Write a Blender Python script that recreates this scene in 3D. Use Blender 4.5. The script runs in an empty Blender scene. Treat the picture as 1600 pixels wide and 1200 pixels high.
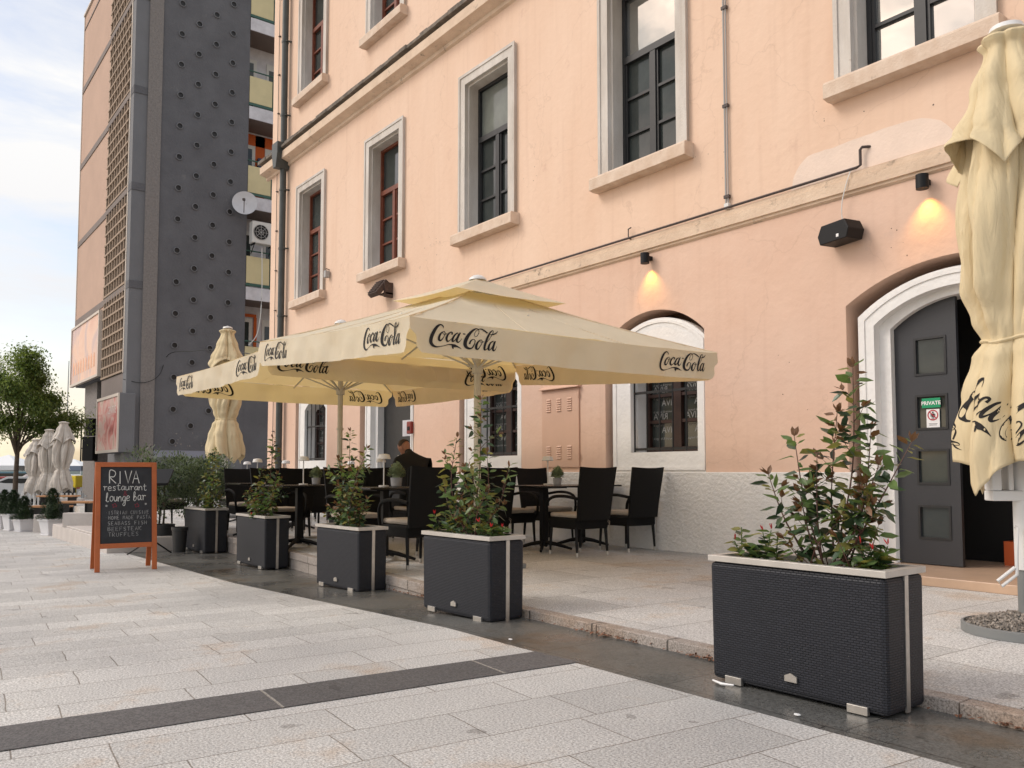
import bpy, bmesh, math, random
from math import sin, cos, pi, radians
from mathutils import Vector, Matrix, noise
R = radians
C = bpy.context.scene.collection
scene = bpy.context.scene

# ------------------------------------------------------------------ camera, sky, sun, exposure
cam = bpy.data.cameras.new('camera'); cam_o = bpy.data.objects.new('camera', cam); C.objects.link(cam_o)
cam_o.location = (0, 0, .99); cam_o.rotation_euler = (R(90 + 3.39), 0, R(52.5))
cam.sensor_width = 36; cam.lens = 29.25; cam.shift_y = .0375; cam.clip_start = .05; cam.clip_end = 3000
scene.camera = cam_o
SUN_EL, SUN_AZ = R(42), R(215)          # azimuth of the sun measured from +Y clockwise
w = bpy.data.worlds.new("World"); scene.world = w; w.use_nodes = True
nt = w.node_tree; N = nt.nodes; N.clear()
def wn(t, **k):
    n = N.new(t)
    for a, v in k.items(): setattr(n, a, v)
    return n
out = wn('ShaderNodeOutputWorld'); bg = wn('ShaderNodeBackground'); sky = wn('ShaderNodeTexSky', sky_type='NISHITA', sun_disc=False)
sky.sun_elevation = SUN_EL; sky.sun_rotation = SUN_AZ; sky.dust_density = 2.0; sky.air_density = 1.0
tc = wn('ShaderNodeTexCoord'); mp = wn('ShaderNodeMapping'); mp.inputs['Scale'].default_value = (1.3, 1.3, 6.0)
n1 = wn('ShaderNodeTexNoise'); n1.inputs['Scale'].default_value = 2.2; n1.inputs['Detail'].default_value = 9; n1.inputs['Roughness'].default_value = .58; n1.inputs['Distortion'].default_value = .35
cr = wn('ShaderNodeValToRGB'); cr.color_ramp.elements[0].position = .33; cr.color_ramp.elements[1].position = .60
sep = wn('ShaderNodeSeparateXYZ'); gr = wn('ShaderNodeValToRGB')
ge = gr.color_ramp.elements
ge[0].position = 0.0; ge[0].color = (8.2, 6.9, 4.9, 1)
ge[1].position = 1.0; ge[1].color = (6.5, 6.6, 6.8, 1)
e = ge.new(.07); e.color = (7.2, 6.5, 5.4, 1)
e = ge.new(.16); e.color = (5.9, 5.8, 5.9, 1)
e = ge.new(.34); e.color = (6.6, 6.55, 6.5, 1)
mx = wn('ShaderNodeMixRGB'); hsv = wn('ShaderNodeMixRGB', blend_type='MULTIPLY'); hsv.inputs[0].default_value = 1; hsv.inputs[2].default_value = (1.75, 1.5, 1.3, 1)
L = nt.links.new
L(tc.outputs['Generated'], mp.inputs[0]); L(mp.outputs[0], n1.inputs['Vector']); L(n1.outputs['Fac'], cr.inputs[0])
L(tc.outputs['Generated'], sep.inputs[0]); L(sep.outputs['Z'], gr.inputs[0])
L(sky.outputs[0], hsv.inputs[1]); L(cr.outputs[0], mx.inputs[0]); L(hsv.outputs[0], mx.inputs[1]); L(gr.outputs[0], mx.inputs[2])
L(mx.outputs[0], bg.inputs[0]); bg.inputs[1].default_value = .118; L(bg.outputs[0], out.inputs[0])
sl = bpy.data.lights.new('sun', 'SUN'); sl.energy = 1.15; sl.angle = R(22); sl.color = (1, .93, .84)
so = bpy.data.objects.new('sun', sl); C.objects.link(so)
sd = Vector((sin(SUN_AZ) * cos(SUN_EL), cos(SUN_AZ) * cos(SUN_EL), sin(SUN_EL)))
so.rotation_euler = sd.to_track_quat('Z', 'Y').to_euler()
scene.view_settings.view_transform = 'Standard'; scene.view_settings.look = 'None'; scene.view_settings.exposure = .36; scene.view_settings.gamma = 1
scene.cycles.max_bounces = 6; scene.cycles.use_denoising = True

# ------------------------------------------------------------------ materials
def mat(name, col, rough=.7, var=.0, vscale=6, bump=0, bscale=60, metal=0, spec=.5, col2=None, emit=None, streak=False, dirt=None, runs=0):
    m = bpy.data.materials.new(name); m.use_nodes = True
    t = m.node_tree; b = t.nodes['Principled BSDF']; ln = t.links.new
    b.inputs['Base Color'].default_value = (*col, 1); b.inputs['Roughness'].default_value = rough
    b.inputs['Metallic'].default_value = metal; b.inputs['Specular IOR Level'].default_value = spec
    if emit: b.inputs['Emission Color'].default_value = (*emit[0], 1); b.inputs['Emission Strength'].default_value = emit[1]
    tc = t.nodes.new('ShaderNodeTexCoord'); co = tc.outputs['Object']
    if var or col2:
        n = t.nodes.new('ShaderNodeTexNoise'); n.inputs['Scale'].default_value = vscale; n.inputs['Detail'].default_value = 7; n.inputs['Roughness'].default_value = .62
        if streak:
            mp = t.nodes.new('ShaderNodeMapping'); mp.inputs['Scale'].default_value = (1, 1, .25); ln(co, mp.inputs[0]); ln(mp.outputs[0], n.inputs['Vector'])
        else: ln(co, n.inputs['Vector'])
        r = t.nodes.new('ShaderNodeValToRGB'); r.color_ramp.elements[0].position = .32; r.color_ramp.elements[1].position = .68
        a = col2 or tuple(c * (1 - var) for c in col); c = col if col2 else tuple(min(1, c * (1 + var)) for c in col)
        r.color_ramp.elements[0].color = (*a, 1); r.color_ramp.elements[1].color = (*c, 1)
        ln(n.outputs['Fac'], r.inputs[0]); src = r.outputs[0]
        if dirt:
            n2 = t.nodes.new('ShaderNodeTexNoise'); n2.inputs['Scale'].default_value = dirt[1]; n2.inputs['Detail'].default_value = 10; n2.inputs['Roughness'].default_value = .7
            ln(co, n2.inputs['Vector'])
            r2 = t.nodes.new('ShaderNodeValToRGB'); r2.color_ramp.elements[0].position = dirt[2]; r2.color_ramp.elements[1].position = dirt[2] + .12
            ln(n2.outputs['Fac'], r2.inputs[0])
            mm = t.nodes.new('ShaderNodeMixRGB'); ln(r2.outputs[0], mm.inputs[0]); ln(src, mm.inputs[1]); mm.inputs[2].default_value = (*dirt[0], 1); src = mm.outputs[0]
        if runs:                     # thin vertical rain runs and hairline cracks
            mp3 = t.nodes.new('ShaderNodeMapping'); mp3.inputs['Scale'].default_value = (9, 9, .45); ln(co, mp3.inputs[0])
            n3 = t.nodes.new('ShaderNodeTexNoise'); n3.inputs['Scale'].default_value = 1; n3.inputs['Detail'].default_value = 6; ln(mp3.outputs[0], n3.inputs['Vector'])
            r4 = t.nodes.new('ShaderNodeValToRGB'); r4.color_ramp.elements[0].position = .54; r4.color_ramp.elements[1].position = .72; r4.color_ramp.elements[1].color = (runs * 2.4,) * 3 + (1,); ln(n3.outputs['Fac'], r4.inputs[0])
            m4 = t.nodes.new('ShaderNodeMixRGB'); m4.blend_type = 'MULTIPLY'; ln(r4.outputs[0], m4.inputs[0]); ln(src, m4.inputs[1]); m4.inputs[2].default_value = (.62, .52, .46, 1); src = m4.outputs[0]
            nd = t.nodes.new('ShaderNodeTexNoise'); nd.inputs['Scale'].default_value = 2.5; nd.inputs['Detail'].default_value = 6; ln(co, nd.inputs['Vector'])
            ad = t.nodes.new('ShaderNodeMixRGB'); ad.blend_type = 'ADD'; ad.inputs[0].default_value = .6; ln(co, ad.inputs[1]); ln(nd.outputs['Color'], ad.inputs[2])
            vo = t.nodes.new('ShaderNodeTexVoronoi'); vo.feature = 'DISTANCE_TO_EDGE'; vo.inputs['Scale'].default_value = .55; ln(ad.outputs[0], vo.inputs['Vector'])
            r5 = t.nodes.new('ShaderNodeValToRGB'); r5.color_ramp.elements[0].position = .0; r5.color_ramp.elements[1].position = .0045; r5.color_ramp.elements[0].color = (.24,) * 3 + (1,); r5.color_ramp.elements[1].color = (0, 0, 0, 1); ln(vo.outputs['Distance'], r5.inputs[0])
            m5 = t.nodes.new('ShaderNodeMixRGB'); ln(r5.outputs[0], m5.inputs[0]); ln(src, m5.inputs[1]); m5.inputs[2].default_value = (.42, .27, .19, 1); src = m5.outputs[0]
        ln(src, b.inputs['Base Color'])
    if bump:
        n = t.nodes.new('ShaderNodeTexNoise'); n.inputs['Scale'].default_value = bscale; n.inputs['Detail'].default_value = 5; ln(co, n.inputs['Vector'])
        bu = t.nodes.new('ShaderNodeBump'); bu.inputs['Strength'].default_value = bump; bu.inputs['Distance'].default_value = .02
        ln(n.outputs['Fac'], bu.inputs['Height']); ln(bu.outputs[0], b.inputs['Normal'])
    return m

def paving(name, base, stain, bw, bh, rot, mortar=.006, wet=False, off=.37, seed=0, joint=(.10, .09, .08), stain_at=.56, shift=(0, 0)):
    m = bpy.data.materials.new(name); m.use_nodes = True
    t = m.node_tree; b = t.nodes['Principled BSDF']; ln = t.links.new; nn = t.nodes.new
    tc = nn('ShaderNodeTexCoord'); co = tc.outputs['Object']
    mp = nn('ShaderNodeMapping'); mp.inputs['Rotation'].default_value = (0, 0, rot); mp.inputs['Location'].default_value = (shift[0], shift[1], 0); ln(co, mp.inputs[0])
    br = nn('ShaderNodeTexBrick'); br.inputs['Scale'].default_value = 1; br.inputs['Brick Width'].default_value = bw; br.inputs['Row Height'].default_value = bh
    br.inputs['Mortar Size'].default_value = mortar; br.inputs['Mortar Smooth'].default_value = .4; br.offset = off; br.squash = .62; br.squash_frequency = 3; br.offset_frequency = 2
    br.inputs['Color1'].default_value = (*[c * .90 for c in base], 1); br.inputs['Color2'].default_value = (*[min(1, c * 1.1) for c in base], 1); br.inputs['Mortar'].default_value = (*joint, 1)
    nd = nn('ShaderNodeTexNoise'); nd.inputs['Scale'].default_value = 7; nd.inputs['Detail'].default_value = 3; ln(co, nd.inputs['Vector'])
    va = nn('ShaderNodeMixRGB'); va.blend_type = 'ADD'; va.inputs[0].default_value = .012; ln(mp.outputs[0], va.inputs[1]); ln(nd.outputs['Color'], va.inputs[2])
    ln(va.outputs[0], br.inputs['Vector'])
    sp = nn('ShaderNodeTexNoise'); sp.inputs['Scale'].default_value = 105; sp.inputs['Detail'].default_value = 4; sp.inputs['Roughness'].default_value = .75; ln(co, sp.inputs['Vector'])
    rs = nn('ShaderNodeValToRGB'); rs.color_ramp.elements[0].position = .36; rs.color_ramp.elements[1].position = .60
    rs.color_ramp.elements[0].color = (.46, .45, .44, 1); rs.color_ramp.elements[1].color = (1.34, 1.34, 1.33, 1); ln(sp.outputs['Fac'], rs.inputs[0])
    mu = nn('ShaderNodeMixRGB'); mu.blend_type = 'MULTIPLY'; mu.inputs[0].default_value = 1; ln(br.outputs['Color'], mu.inputs[1]); ln(rs.outputs[0], mu.inputs[2])
    sn = nn('ShaderNodeTexNoise'); sn.inputs['Scale'].default_value = 1.1; sn.inputs['Detail'].default_value = 9; sn.inputs['Roughness'].default_value = .68; ln(co, sn.inputs['Vector'])
    r3 = nn('ShaderNodeValToRGB'); r3.color_ramp.elements[0].position = stain_at; r3.color_ramp.elements[1].position = stain_at + .10
    r3.color_ramp.elements[0].color = (0, 0, 0, 1); r3.color_ramp.elements[1].color = (.75, .75, .75, 1); ln(sn.outputs['Fac'], r3.inputs[0])
    ms = nn('ShaderNodeMixRGB'); ms.blend_type = 'MULTIPLY'; ln(r3.outputs[0], ms.inputs[0]); ln(mu.outputs[0], ms.inputs[1]); ms.inputs[2].default_value = (*stain, 1)
    gs = nn('ShaderNodeTexNoise'); gs.inputs['Scale'].default_value = 5.5; gs.inputs['Detail'].default_value = 2; ln(co, gs.inputs['Vector'])
    rg = nn('ShaderNodeValToRGB'); rg.color_ramp.elements[0].position = .70; rg.color_ramp.elements[1].position = .725; rg.color_ramp.elements[0].color = (0, 0, 0, 1); rg.color_ramp.elements[1].color = (.5, .5, .5, 1); ln(gs.outputs['Fac'], rg.inputs[0])
    mg = nn('ShaderNodeMixRGB'); mg.blend_type = 'MULTIPLY'; ln(rg.outputs[0], mg.inputs[0]); ln(ms.outputs[0], mg.inputs[1]); mg.inputs[2].default_value = (.35, .33, .31, 1)
    bl = nn('ShaderNodeTexNoise'); bl.inputs['Scale'].default_value = .55; bl.inputs['Detail'].default_value = 8; bl.inputs['Roughness'].default_value = .6; ln(co, bl.inputs['Vector'])
    rb_ = nn('ShaderNodeValToRGB'); rb_.color_ramp.elements[0].position = .35; rb_.color_ramp.elements[1].position = .65; rb_.color_ramp.elements[0].color = (.80, .80, .81, 1); rb_.color_ramp.elements[1].color = (1.08, 1.08, 1.07, 1); ln(bl.outputs['Fac'], rb_.inputs[0])
    mb_ = nn('ShaderNodeMixRGB'); mb_.blend_type = 'MULTIPLY'; mb_.inputs[0].default_value = 1; ln(mg.outputs[0], mb_.inputs[1]); ln(rb_.outputs[0], mb_.inputs[2])
    ln(mb_.outputs[0], b.inputs['Base Color'])
    h = nn('ShaderNodeMath'); h.operation = 'MULTIPLY_ADD'; ln(br.outputs['Fac'], h.inputs[0]); h.inputs[1].default_value = -1.2; ln(sp.outputs['Fac'], h.inputs[2])
    bu = nn('ShaderNodeBump'); bu.inputs['Strength'].default_value = .12 if wet else .42; bu.inputs['Distance'].default_value = .008; ln(h.outputs[0], bu.inputs['Height']); ln(bu.outputs[0], b.inputs['Normal'])
    if wet:
        wn_ = nn('ShaderNodeTexNoise'); wn_.inputs['Scale'].default_value = 1.4; wn_.inputs['Detail'].default_value = 5; ln(co, wn_.inputs['Vector'])
        rr = nn('ShaderNodeValToRGB'); rr.color_ramp.elements[0].position = .40; rr.color_ramp.elements[1].position = .62
        rr.color_ramp.elements[0].color = (.16,) * 3 + (1,); rr.color_ramp.elements[1].color = (.55,) * 3 + (1,)
        ln(wn_.outputs['Fac'], rr.inputs[0]); ln(rr.outputs[0], b.inputs['Roughness'])
    else: b.inputs['Roughness'].default_value = .72
    return m

def wicker(name, col, bw=.030, bh=.014, rough=.5, speck=.5):
    m = bpy.data.materials.new(name); m.use_nodes = True
    t = m.node_tree; b = t.nodes['Principled BSDF']; ln = t.links.new; nn = t.nodes.new
    tc = nn('ShaderNodeTexCoord'); s = nn('ShaderNodeSeparateXYZ'); ln(tc.outputs['Object'], s.inputs[0])
    ad = nn('ShaderNodeMath'); ad.operation = 'ADD'; ln(s.outputs[0], ad.inputs[0]); ln(s.outputs[1], ad.inputs[1])
    cb = nn('ShaderNodeCombineXYZ'); ln(ad.outputs[0], cb.inputs[0]); ln(s.outputs[2], cb.inputs[1])
    br = nn('ShaderNodeTexBrick'); ln(cb.outputs[0], br.inputs['Vector']); br.inputs['Scale'].default_value = 1; br.inputs['Brick Width'].default_value = bw; br.inputs['Row Height'].default_value = bh
    br.inputs['Mortar Size'].default_value = .0022; br.inputs['Mortar Smooth'].default_value = 1
    br.inputs['Color1'].default_value = (*col, 1); br.inputs['Color2'].default_value = (*[c * 1.3 for c in col], 1); br.inputs['Mortar'].default_value = (*[c * .35 for c in col], 1)
    n = nn('ShaderNodeTexNoise'); n.inputs['Scale'].default_value = 140; n.inputs['Detail'].default_value = 1; ln(tc.outputs['Object'], n.inputs['Vector'])
    r = nn('ShaderNodeValToRGB'); r.color_ramp.elements[0].position = .76; r.color_ramp.elements[1].position = .80; r.color_ramp.elements[0].color = (0, 0, 0, 1); r.color_ramp.elements[1].color = (speck, speck, speck, 1); ln(n.outputs['Fac'], r.inputs[0]); b.inputs['Specular IOR Level'].default_value = .3
    mm = nn('ShaderNodeMixRGB'); ln(r.outputs[0], mm.inputs[0]); ln(br.outputs['Color'], mm.inputs[1]); mm.inputs[2].default_value = (.3, .28, .26, 1)
    ln(mm.outputs[0], b.inputs['Base Color']); b.inputs['Roughness'].default_value = rough
    bu = nn('ShaderNodeBump'); bu.invert = True; bu.inputs['Strength'].default_value = .65; bu.inputs['Distance'].default_value = .006; ln(br.outputs['Fac'], bu.inputs['Height']); ln(bu.outputs[0], b.inputs['Normal'])
    return m

def fabric(name, col, trans=.45, tcol=None):
    m = bpy.data.materials.new(name); m.use_nodes = True
    t = m.node_tree; b = t.nodes['Principled BSDF']; ln = t.links.new; nn = t.nodes.new
    b.inputs['Roughness'].default_value = .85; b.inputs['Specular IOR Level'].default_value = .15
    tc = nn('ShaderNodeTexCoord'); n = nn('ShaderNodeTexNoise'); n.inputs['Scale'].default_value = 2.5; n.inputs['Detail'].default_value = 6; ln(tc.outputs['Object'], n.inputs['Vector'])
    r = nn('ShaderNodeValToRGB'); r.color_ramp.elements[0].position = .3; r.color_ramp.elements[1].position = .7
    r.color_ramp.elements[0].color = (*[c * .9 for c in col], 1); r.color_ramp.elements[1].color = (*col, 1); ln(n.outputs['Fac'], r.inputs[0]); ln(r.outputs[0], b.inputs['Base Color'])
    n2 = nn('ShaderNodeTexNoise'); n2.inputs['Scale'].default_value = 9; n2.inputs['Detail'].default_value = 3; n2.inputs['Distortion'].default_value = .6; ln(tc.outputs['Object'], n2.inputs['Vector'])
    bu = nn('ShaderNodeBump'); bu.inputs['Strength'].default_value = .22; bu.inputs['Distance'].default_value = .03; ln(n2.outputs['Fac'], bu.inputs['Height']); ln(bu.outputs[0], b.inputs['Normal'])
    if 'folded' in name:
        mp = nn('ShaderNodeMapping'); mp.inputs['Scale'].default_value = (1.6, 1.6, .35); mp.inputs['Rotation'].default_value = (.25, .2, 0); ln(tc.outputs['Object'], mp.inputs[0]); ln(mp.outputs[0], n2.inputs['Vector']); n2.inputs['Detail'].default_value = 6; n2.inputs['Scale'].default_value = 7; bu.inputs['Strength'].default_value = .75
    tr = nn('ShaderNodeBsdfTranslucent'); tr.inputs[0].default_value = (*(tcol or col), 1)
    mx = nn('ShaderNodeMixShader'); mx.inputs[0].default_value = trans; ln(b.outputs[0], mx.inputs[1]); ln(tr.outputs[0], mx.inputs[2])
    ln(mx.outputs[0], t.nodes['Material Output'].inputs[0])
    return m

def thin(m, fac, k):                       # leaf blades let some light through
    t = m.node_tree; b = t.nodes['Principled BSDF']; tr = t.nodes.new('ShaderNodeBsdfTranslucent'); c = b.inputs['Base Color'].default_value
    tr.inputs[0].default_value = (min(1, c[0] * k), min(1, c[1] * k), c[2] * k * .6, 1)
    mx = t.nodes.new('ShaderNodeMixShader'); mx.inputs[0].default_value = fac; t.links.new(b.outputs[0], mx.inputs[1]); t.links.new(tr.outputs[0], mx.inputs[2])
    t.links.new(mx.outputs[0], t.nodes['Material Output'].inputs[0])
def glass(name, col, rough=.04, spec=.5, var=None, metal=0):
    m = mat(name, col, rough=rough, spec=spec, metal=metal, col2=var, vscale=2.2)
    t = m.node_tree; b = t.nodes['Principled BSDF']
    n = t.nodes.new('ShaderNodeTexNoise'); n.inputs['Scale'].default_value = 1.7; tc = t.nodes.new('ShaderNodeTexCoord'); t.links.new(tc.outputs['Object'], n.inputs['Vector'])
    bu = t.nodes.new('ShaderNodeBump'); bu.inputs['Strength'].default_value = .12; bu.inputs['Distance'].default_value = .03
    t.links.new(n.outputs['Fac'], bu.inputs['Height']); t.links.new(bu.outputs[0], b.inputs['Normal'])
    return m

M = dict(
    wall=mat('apricot_render', (.79, .585, .45), .85, col2=(.735, .52, .385), vscale=1.1, bump=.35, bscale=9, streak=True, dirt=((.66, .45, .34), 2.2, .62), runs=.05),
    wall2=mat('pink_render', (.73, .52, .405), .85, col2=(.685, .468, .355), vscale=1.1, bump=.4, bscale=8, dirt=((.63, .45, .36), 2.4, .62), runs=.05),
    patch=mat('pale_patch_paint', (.78, .63, .53), .85, .05, 4, .2, 30),
    stone=mat('grey_stone', (.66, .62, .57), .8, col2=(.50, .45, .40), vscale=5, bump=.3, bscale=40, streak=True, dirt=((.30, .22, .16), 7, .66)),
    sill=mat('stained_sill_stone', (.72, .59, .48), .8, col2=(.58, .43, .32), vscale=5, bump=.3, bscale=40, dirt=((.27, .19, .14), 6, .64)),
    corn=mat('stained_cornice_stone', (.74, .58, .44), .85, col2=(.60, .45, .33), vscale=3, bump=.4, bscale=30, dirt=((.22, .17, .13), 5, .60)),
    dirt=mat('weathered_flashing', (.24, .20, .16), .9, col2=(.10, .085, .07), vscale=8, bump=.6, bscale=25),
    white=mat('white_rough_plaster', (.78, .76, .73), .85, .05, 3, .9, 26),
    whites=mat('white_painted_stone', (.80, .79, .77), .75, .05, 4, .35, 22),
    redwood=mat('red_brown_wood', (.17, .045, .022), .5, .25, 9, .1, 40),
    blackwood=mat('black_painted_wood', (.018, .019, .021), .45, .2, 9),
    glass=glass('dark_window_glass', (.050, .060, .057), .05, .45, (.030, .036, .035)),
    glassl=glass('curtained_window_glass', (.20, .215, .19), .10, .5, (.13, .14, .125)),
    glasss=glass('sky_window_glass', (.42, .42, .40), .03, 1.0, metal=.75),
    iron=mat('black_iron', (.010, .010, .011), .5),
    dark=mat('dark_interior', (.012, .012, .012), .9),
    metal=mat('brushed_steel', (.52, .50, .47), .38, .1, 20, metal=.85),
    pipe=mat('dark_downpipe', (.055, .062, .060), .5, .2, 5),
    lead=mat('brown_conduit', (.07, .052, .048), .6, .2, 12),
    cable=mat('grey_cable', (.38, .37, .36), .6), blackc=mat('black_cable', (.01, .01, .01), .6), whitec=mat('white_cable', (.7, .7, .68), .6),
    planter=wicker('charcoal_wicker', (.022, .024, .031), .026, .0105),
    chair=wicker('black_wicker', (.0035, .0035, .004), .02, .006, .7, 0),
    blackm=mat('black_metal', (.005, .005, .006), .5, spec=.3), tabletop=mat('dark_tabletop', (.022, .020, .018), .22, .2, 5),
    cushion=mat('beige_cushion', (.42, .36, .30), .9, .1, 8, .2, 60), rim=mat('aluminium_rim', (.50, .475, .44), .42, .08, 12, metal=.35),
    soil=mat('dark_soil', (.022, .016, .011), .95, .4, 40, 1, 60),
    cream=fabric('cream_canvas', (.80, .75, .615), .34, (.95, .70, .27)),
    cream2=fabric('folded_cream_canvas', (.72, .60, .385), .04, (.85, .64, .3)),
    whitef=fabric('off_white_canvas', (.62, .57, .51), .1),
    pole=mat('pale_umbrella_pole', (.55, .51, .42), .5, .05, 5), whitep=mat('white_painted_metal', (.74, .74, .73), .4), greyp=mat('grey_painted_metal', (.20, .21, .21), .5),
    ink=mat('black_print', (.012, .010, .010), .8),
    orange=mat('orange_stained_wood', (.50, .125, .025), .42, col2=(.36, .08, .016), vscale=3, bump=.1, bscale=40),
    slate=mat('chalkboard', (.022, .023, .028), .75, .35, 5), chalk=mat('white_chalk', (.62, .62, .60), .95), chalkd=mat('faded_chalk', (.36, .36, .36), .95, .35, 9), chalkr=mat('red_chalk', (.25, .03, .05), .95),
    towerd=mat('dark_grey_render', (.135, .136, .148), .9, col2=(.108, .108, .118), vscale=1.2, bump=.8, bscale=14, dirt=((.175, .175, .18), 1.6, .63)),
    towerg=mat('mid_grey_paint', (.165, .168, .18), .8, .06, 1.5, .2, 20), towerp=mat('pebble_dash', (.235, .215, .205), .95, .14, 14, 1, 60),
    towerb=mat('pinkish_beige_render', (.50, .345, .265), .85, .06, .8, .15, 10), band=mat('grey_brown_band', (.20, .165, .15), .8, .08, 2), edge=mat('pale_trim', (.62, .55, .48), .7),
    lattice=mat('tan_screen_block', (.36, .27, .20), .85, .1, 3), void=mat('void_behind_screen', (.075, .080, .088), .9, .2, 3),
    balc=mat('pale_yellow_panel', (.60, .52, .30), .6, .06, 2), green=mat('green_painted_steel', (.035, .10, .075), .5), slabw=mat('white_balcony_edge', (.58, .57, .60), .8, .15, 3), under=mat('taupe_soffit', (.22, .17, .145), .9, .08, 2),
    orangew=mat('orange_wall_paint', (.55, .11, .02), .8), whitew=mat('white_window_frame', (.62, .61, .58), .5), navy=mat('navy_box', (.02, .03, .09), .5),
    leafg=mat('green_leaf', (.095, .150, .050), .38, .45, 14), leafd=mat('dark_green_leaf', (.036, .068, .030), .36, .4, 12), leafr=mat('reddish_leaf', (.15, .075, .035), .42, .4, 14), leafy=mat('yellow_green_leaf', (.20, .19, .055), .42, .3, 14),
    leafo=mat('olive_grey_leaf', (.115, .155, .085), .5, .35, 12), conif=mat('conifer_green', (.022, .045, .014), .6, .5, 12), treel=mat('tree_leaf', (.125, .165, .05), .5, .5, 4),
    stem=mat('reddish_stem', (.10, .045, .032), .6, .3, 20), bark=mat('bark', (.10, .075, .055), .9, .3, 10, .6, 20), red=mat('red_petal', (.60, .015, .02), .5), succ=mat('sage_succulent', (.26, .31, .17), .6, .3, 30),
    potd=mat('dark_plastic_pot', (.022, .023, .025), .45), potw=mat('white_plastic_pot', (.66, .66, .68), .5, .04, 5), potg=mat('grey_concrete_pot', (.33, .33, .34), .8, .1, 20),
    skin=mat('skin', (.42, .20, .13), .55, .06, 20), hair=mat('short_dark_hair', (.05, .032, .025), .8), sweater=mat('black_sweater', (.008, .008, .009), .9, bump=.4, bscale=90), trousers=mat('dark_trousers', (.03, .032, .04), .9),
    bench=mat('orange_bench_wood', (.50, .25, .11), .5, .15, 4), lamp=mat('white_lamp_metal', (.74, .73, .72), .45), lampg=mat('warm_bulb', (1, .6, .2), .5, emit=((1, .62, .10), 9)),
    door=mat('charcoal_door_paint', (.034, .036, .042), .5, .08, 2, .06, 30), marble=mat('tan_marble', (.52, .36, .25), .35, .1, 3, .0), signg=mat('green_sign', (.0, .28, .12), .5), signw=mat('white_sign', (.8, .8, .8), .5), signr=mat('red_print', (.45, .02, .04), .5),
    redbox=mat('red_alarm_box', (.22, .025, .018), .5), crate=mat('orange_plastic', (.55, .10, .02), .5), rust=mat('brown_lamp_housing', (.075, .045, .035), .6, .3, 30),
    tyre=mat('tyre', (.012, .012, .012), .8), carglass=mat('car_glass', (.02, .025, .03), .08), tail=mat('tail_light', (.5, .02, .01), .3), yellow=mat('yellow_plastic', (.80, .60, .02), .5), tent=mat('white_tent', (.78, .78, .78), .7), letter=mat('dark_letter', (.05, .06, .10), .6),
    hill=mat('distant_hill', (.10, .13, .12), 1, .2, .05), asphalt=mat('asphalt', (.10, .10, .10), .9, .15, 1.5, .3, 40), walll=mat('pale_low_wall', (.50, .46, .43), .85, .08, 3, .3, 20),
    elec=mat('pink_cabinet_paint', (.63, .41, .30), .6, .04, 2), litter=mat('dry_leaves', (.20, .09, .05), .9, .5, 60), gravel=mat('pale_gravel', (.42, .37, .32), .9, col2=(.16, .14, .12), vscale=38),
    lettr=mat('white_window_letter', (.28, .28, .28), .7),
)
RB = R(4.9)
for k_, f_, g_ in (('treel', .40, 2.6), ('leafg', .28, 2.2), ('leafy', .28, 1.8), ('leafo', .2, 2.0), ('leafr', .2, 2.0)): thin(M[k_], f_, g_)
M['street'] = paving('granite_slabs', (.515, .508, .495), (.84, .68, .55), .82, .335, R(90) + RB, stain_at=.56, shift=(.12, .045), joint=(.24, .215, .19), mortar=.0035)
M['band_s'] = paving('dark_granite_band', (.105, .10, .10), (.8, .7, .6), 1.1, 5, R(90) + RB, stain_at=.62, joint=(.3, .28, .25), mortar=.008)
M['terr'] = paving('terrace_slabs', (.545, .54, .53), (.86, .72, .60), 1.25, .68, R(90) + R(2), stain_at=.53, shift=(.3, .2), joint=(.2, .18, .16), mortar=.004)
M['gut'] = paving('wet_dark_stone', (.118, .118, .112), (.85, .62, .45), .9, 3, R(0), wet=True, stain_at=.55, joint=(.03, .03, .03), mortar=.004)
M['kerb'] = paving('kerb_stone', (.40, .36, .33), (.70, .58, .48), .62, 3, 0, stain_at=.47, mortar=.008, shift=(.1, .5))

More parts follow.
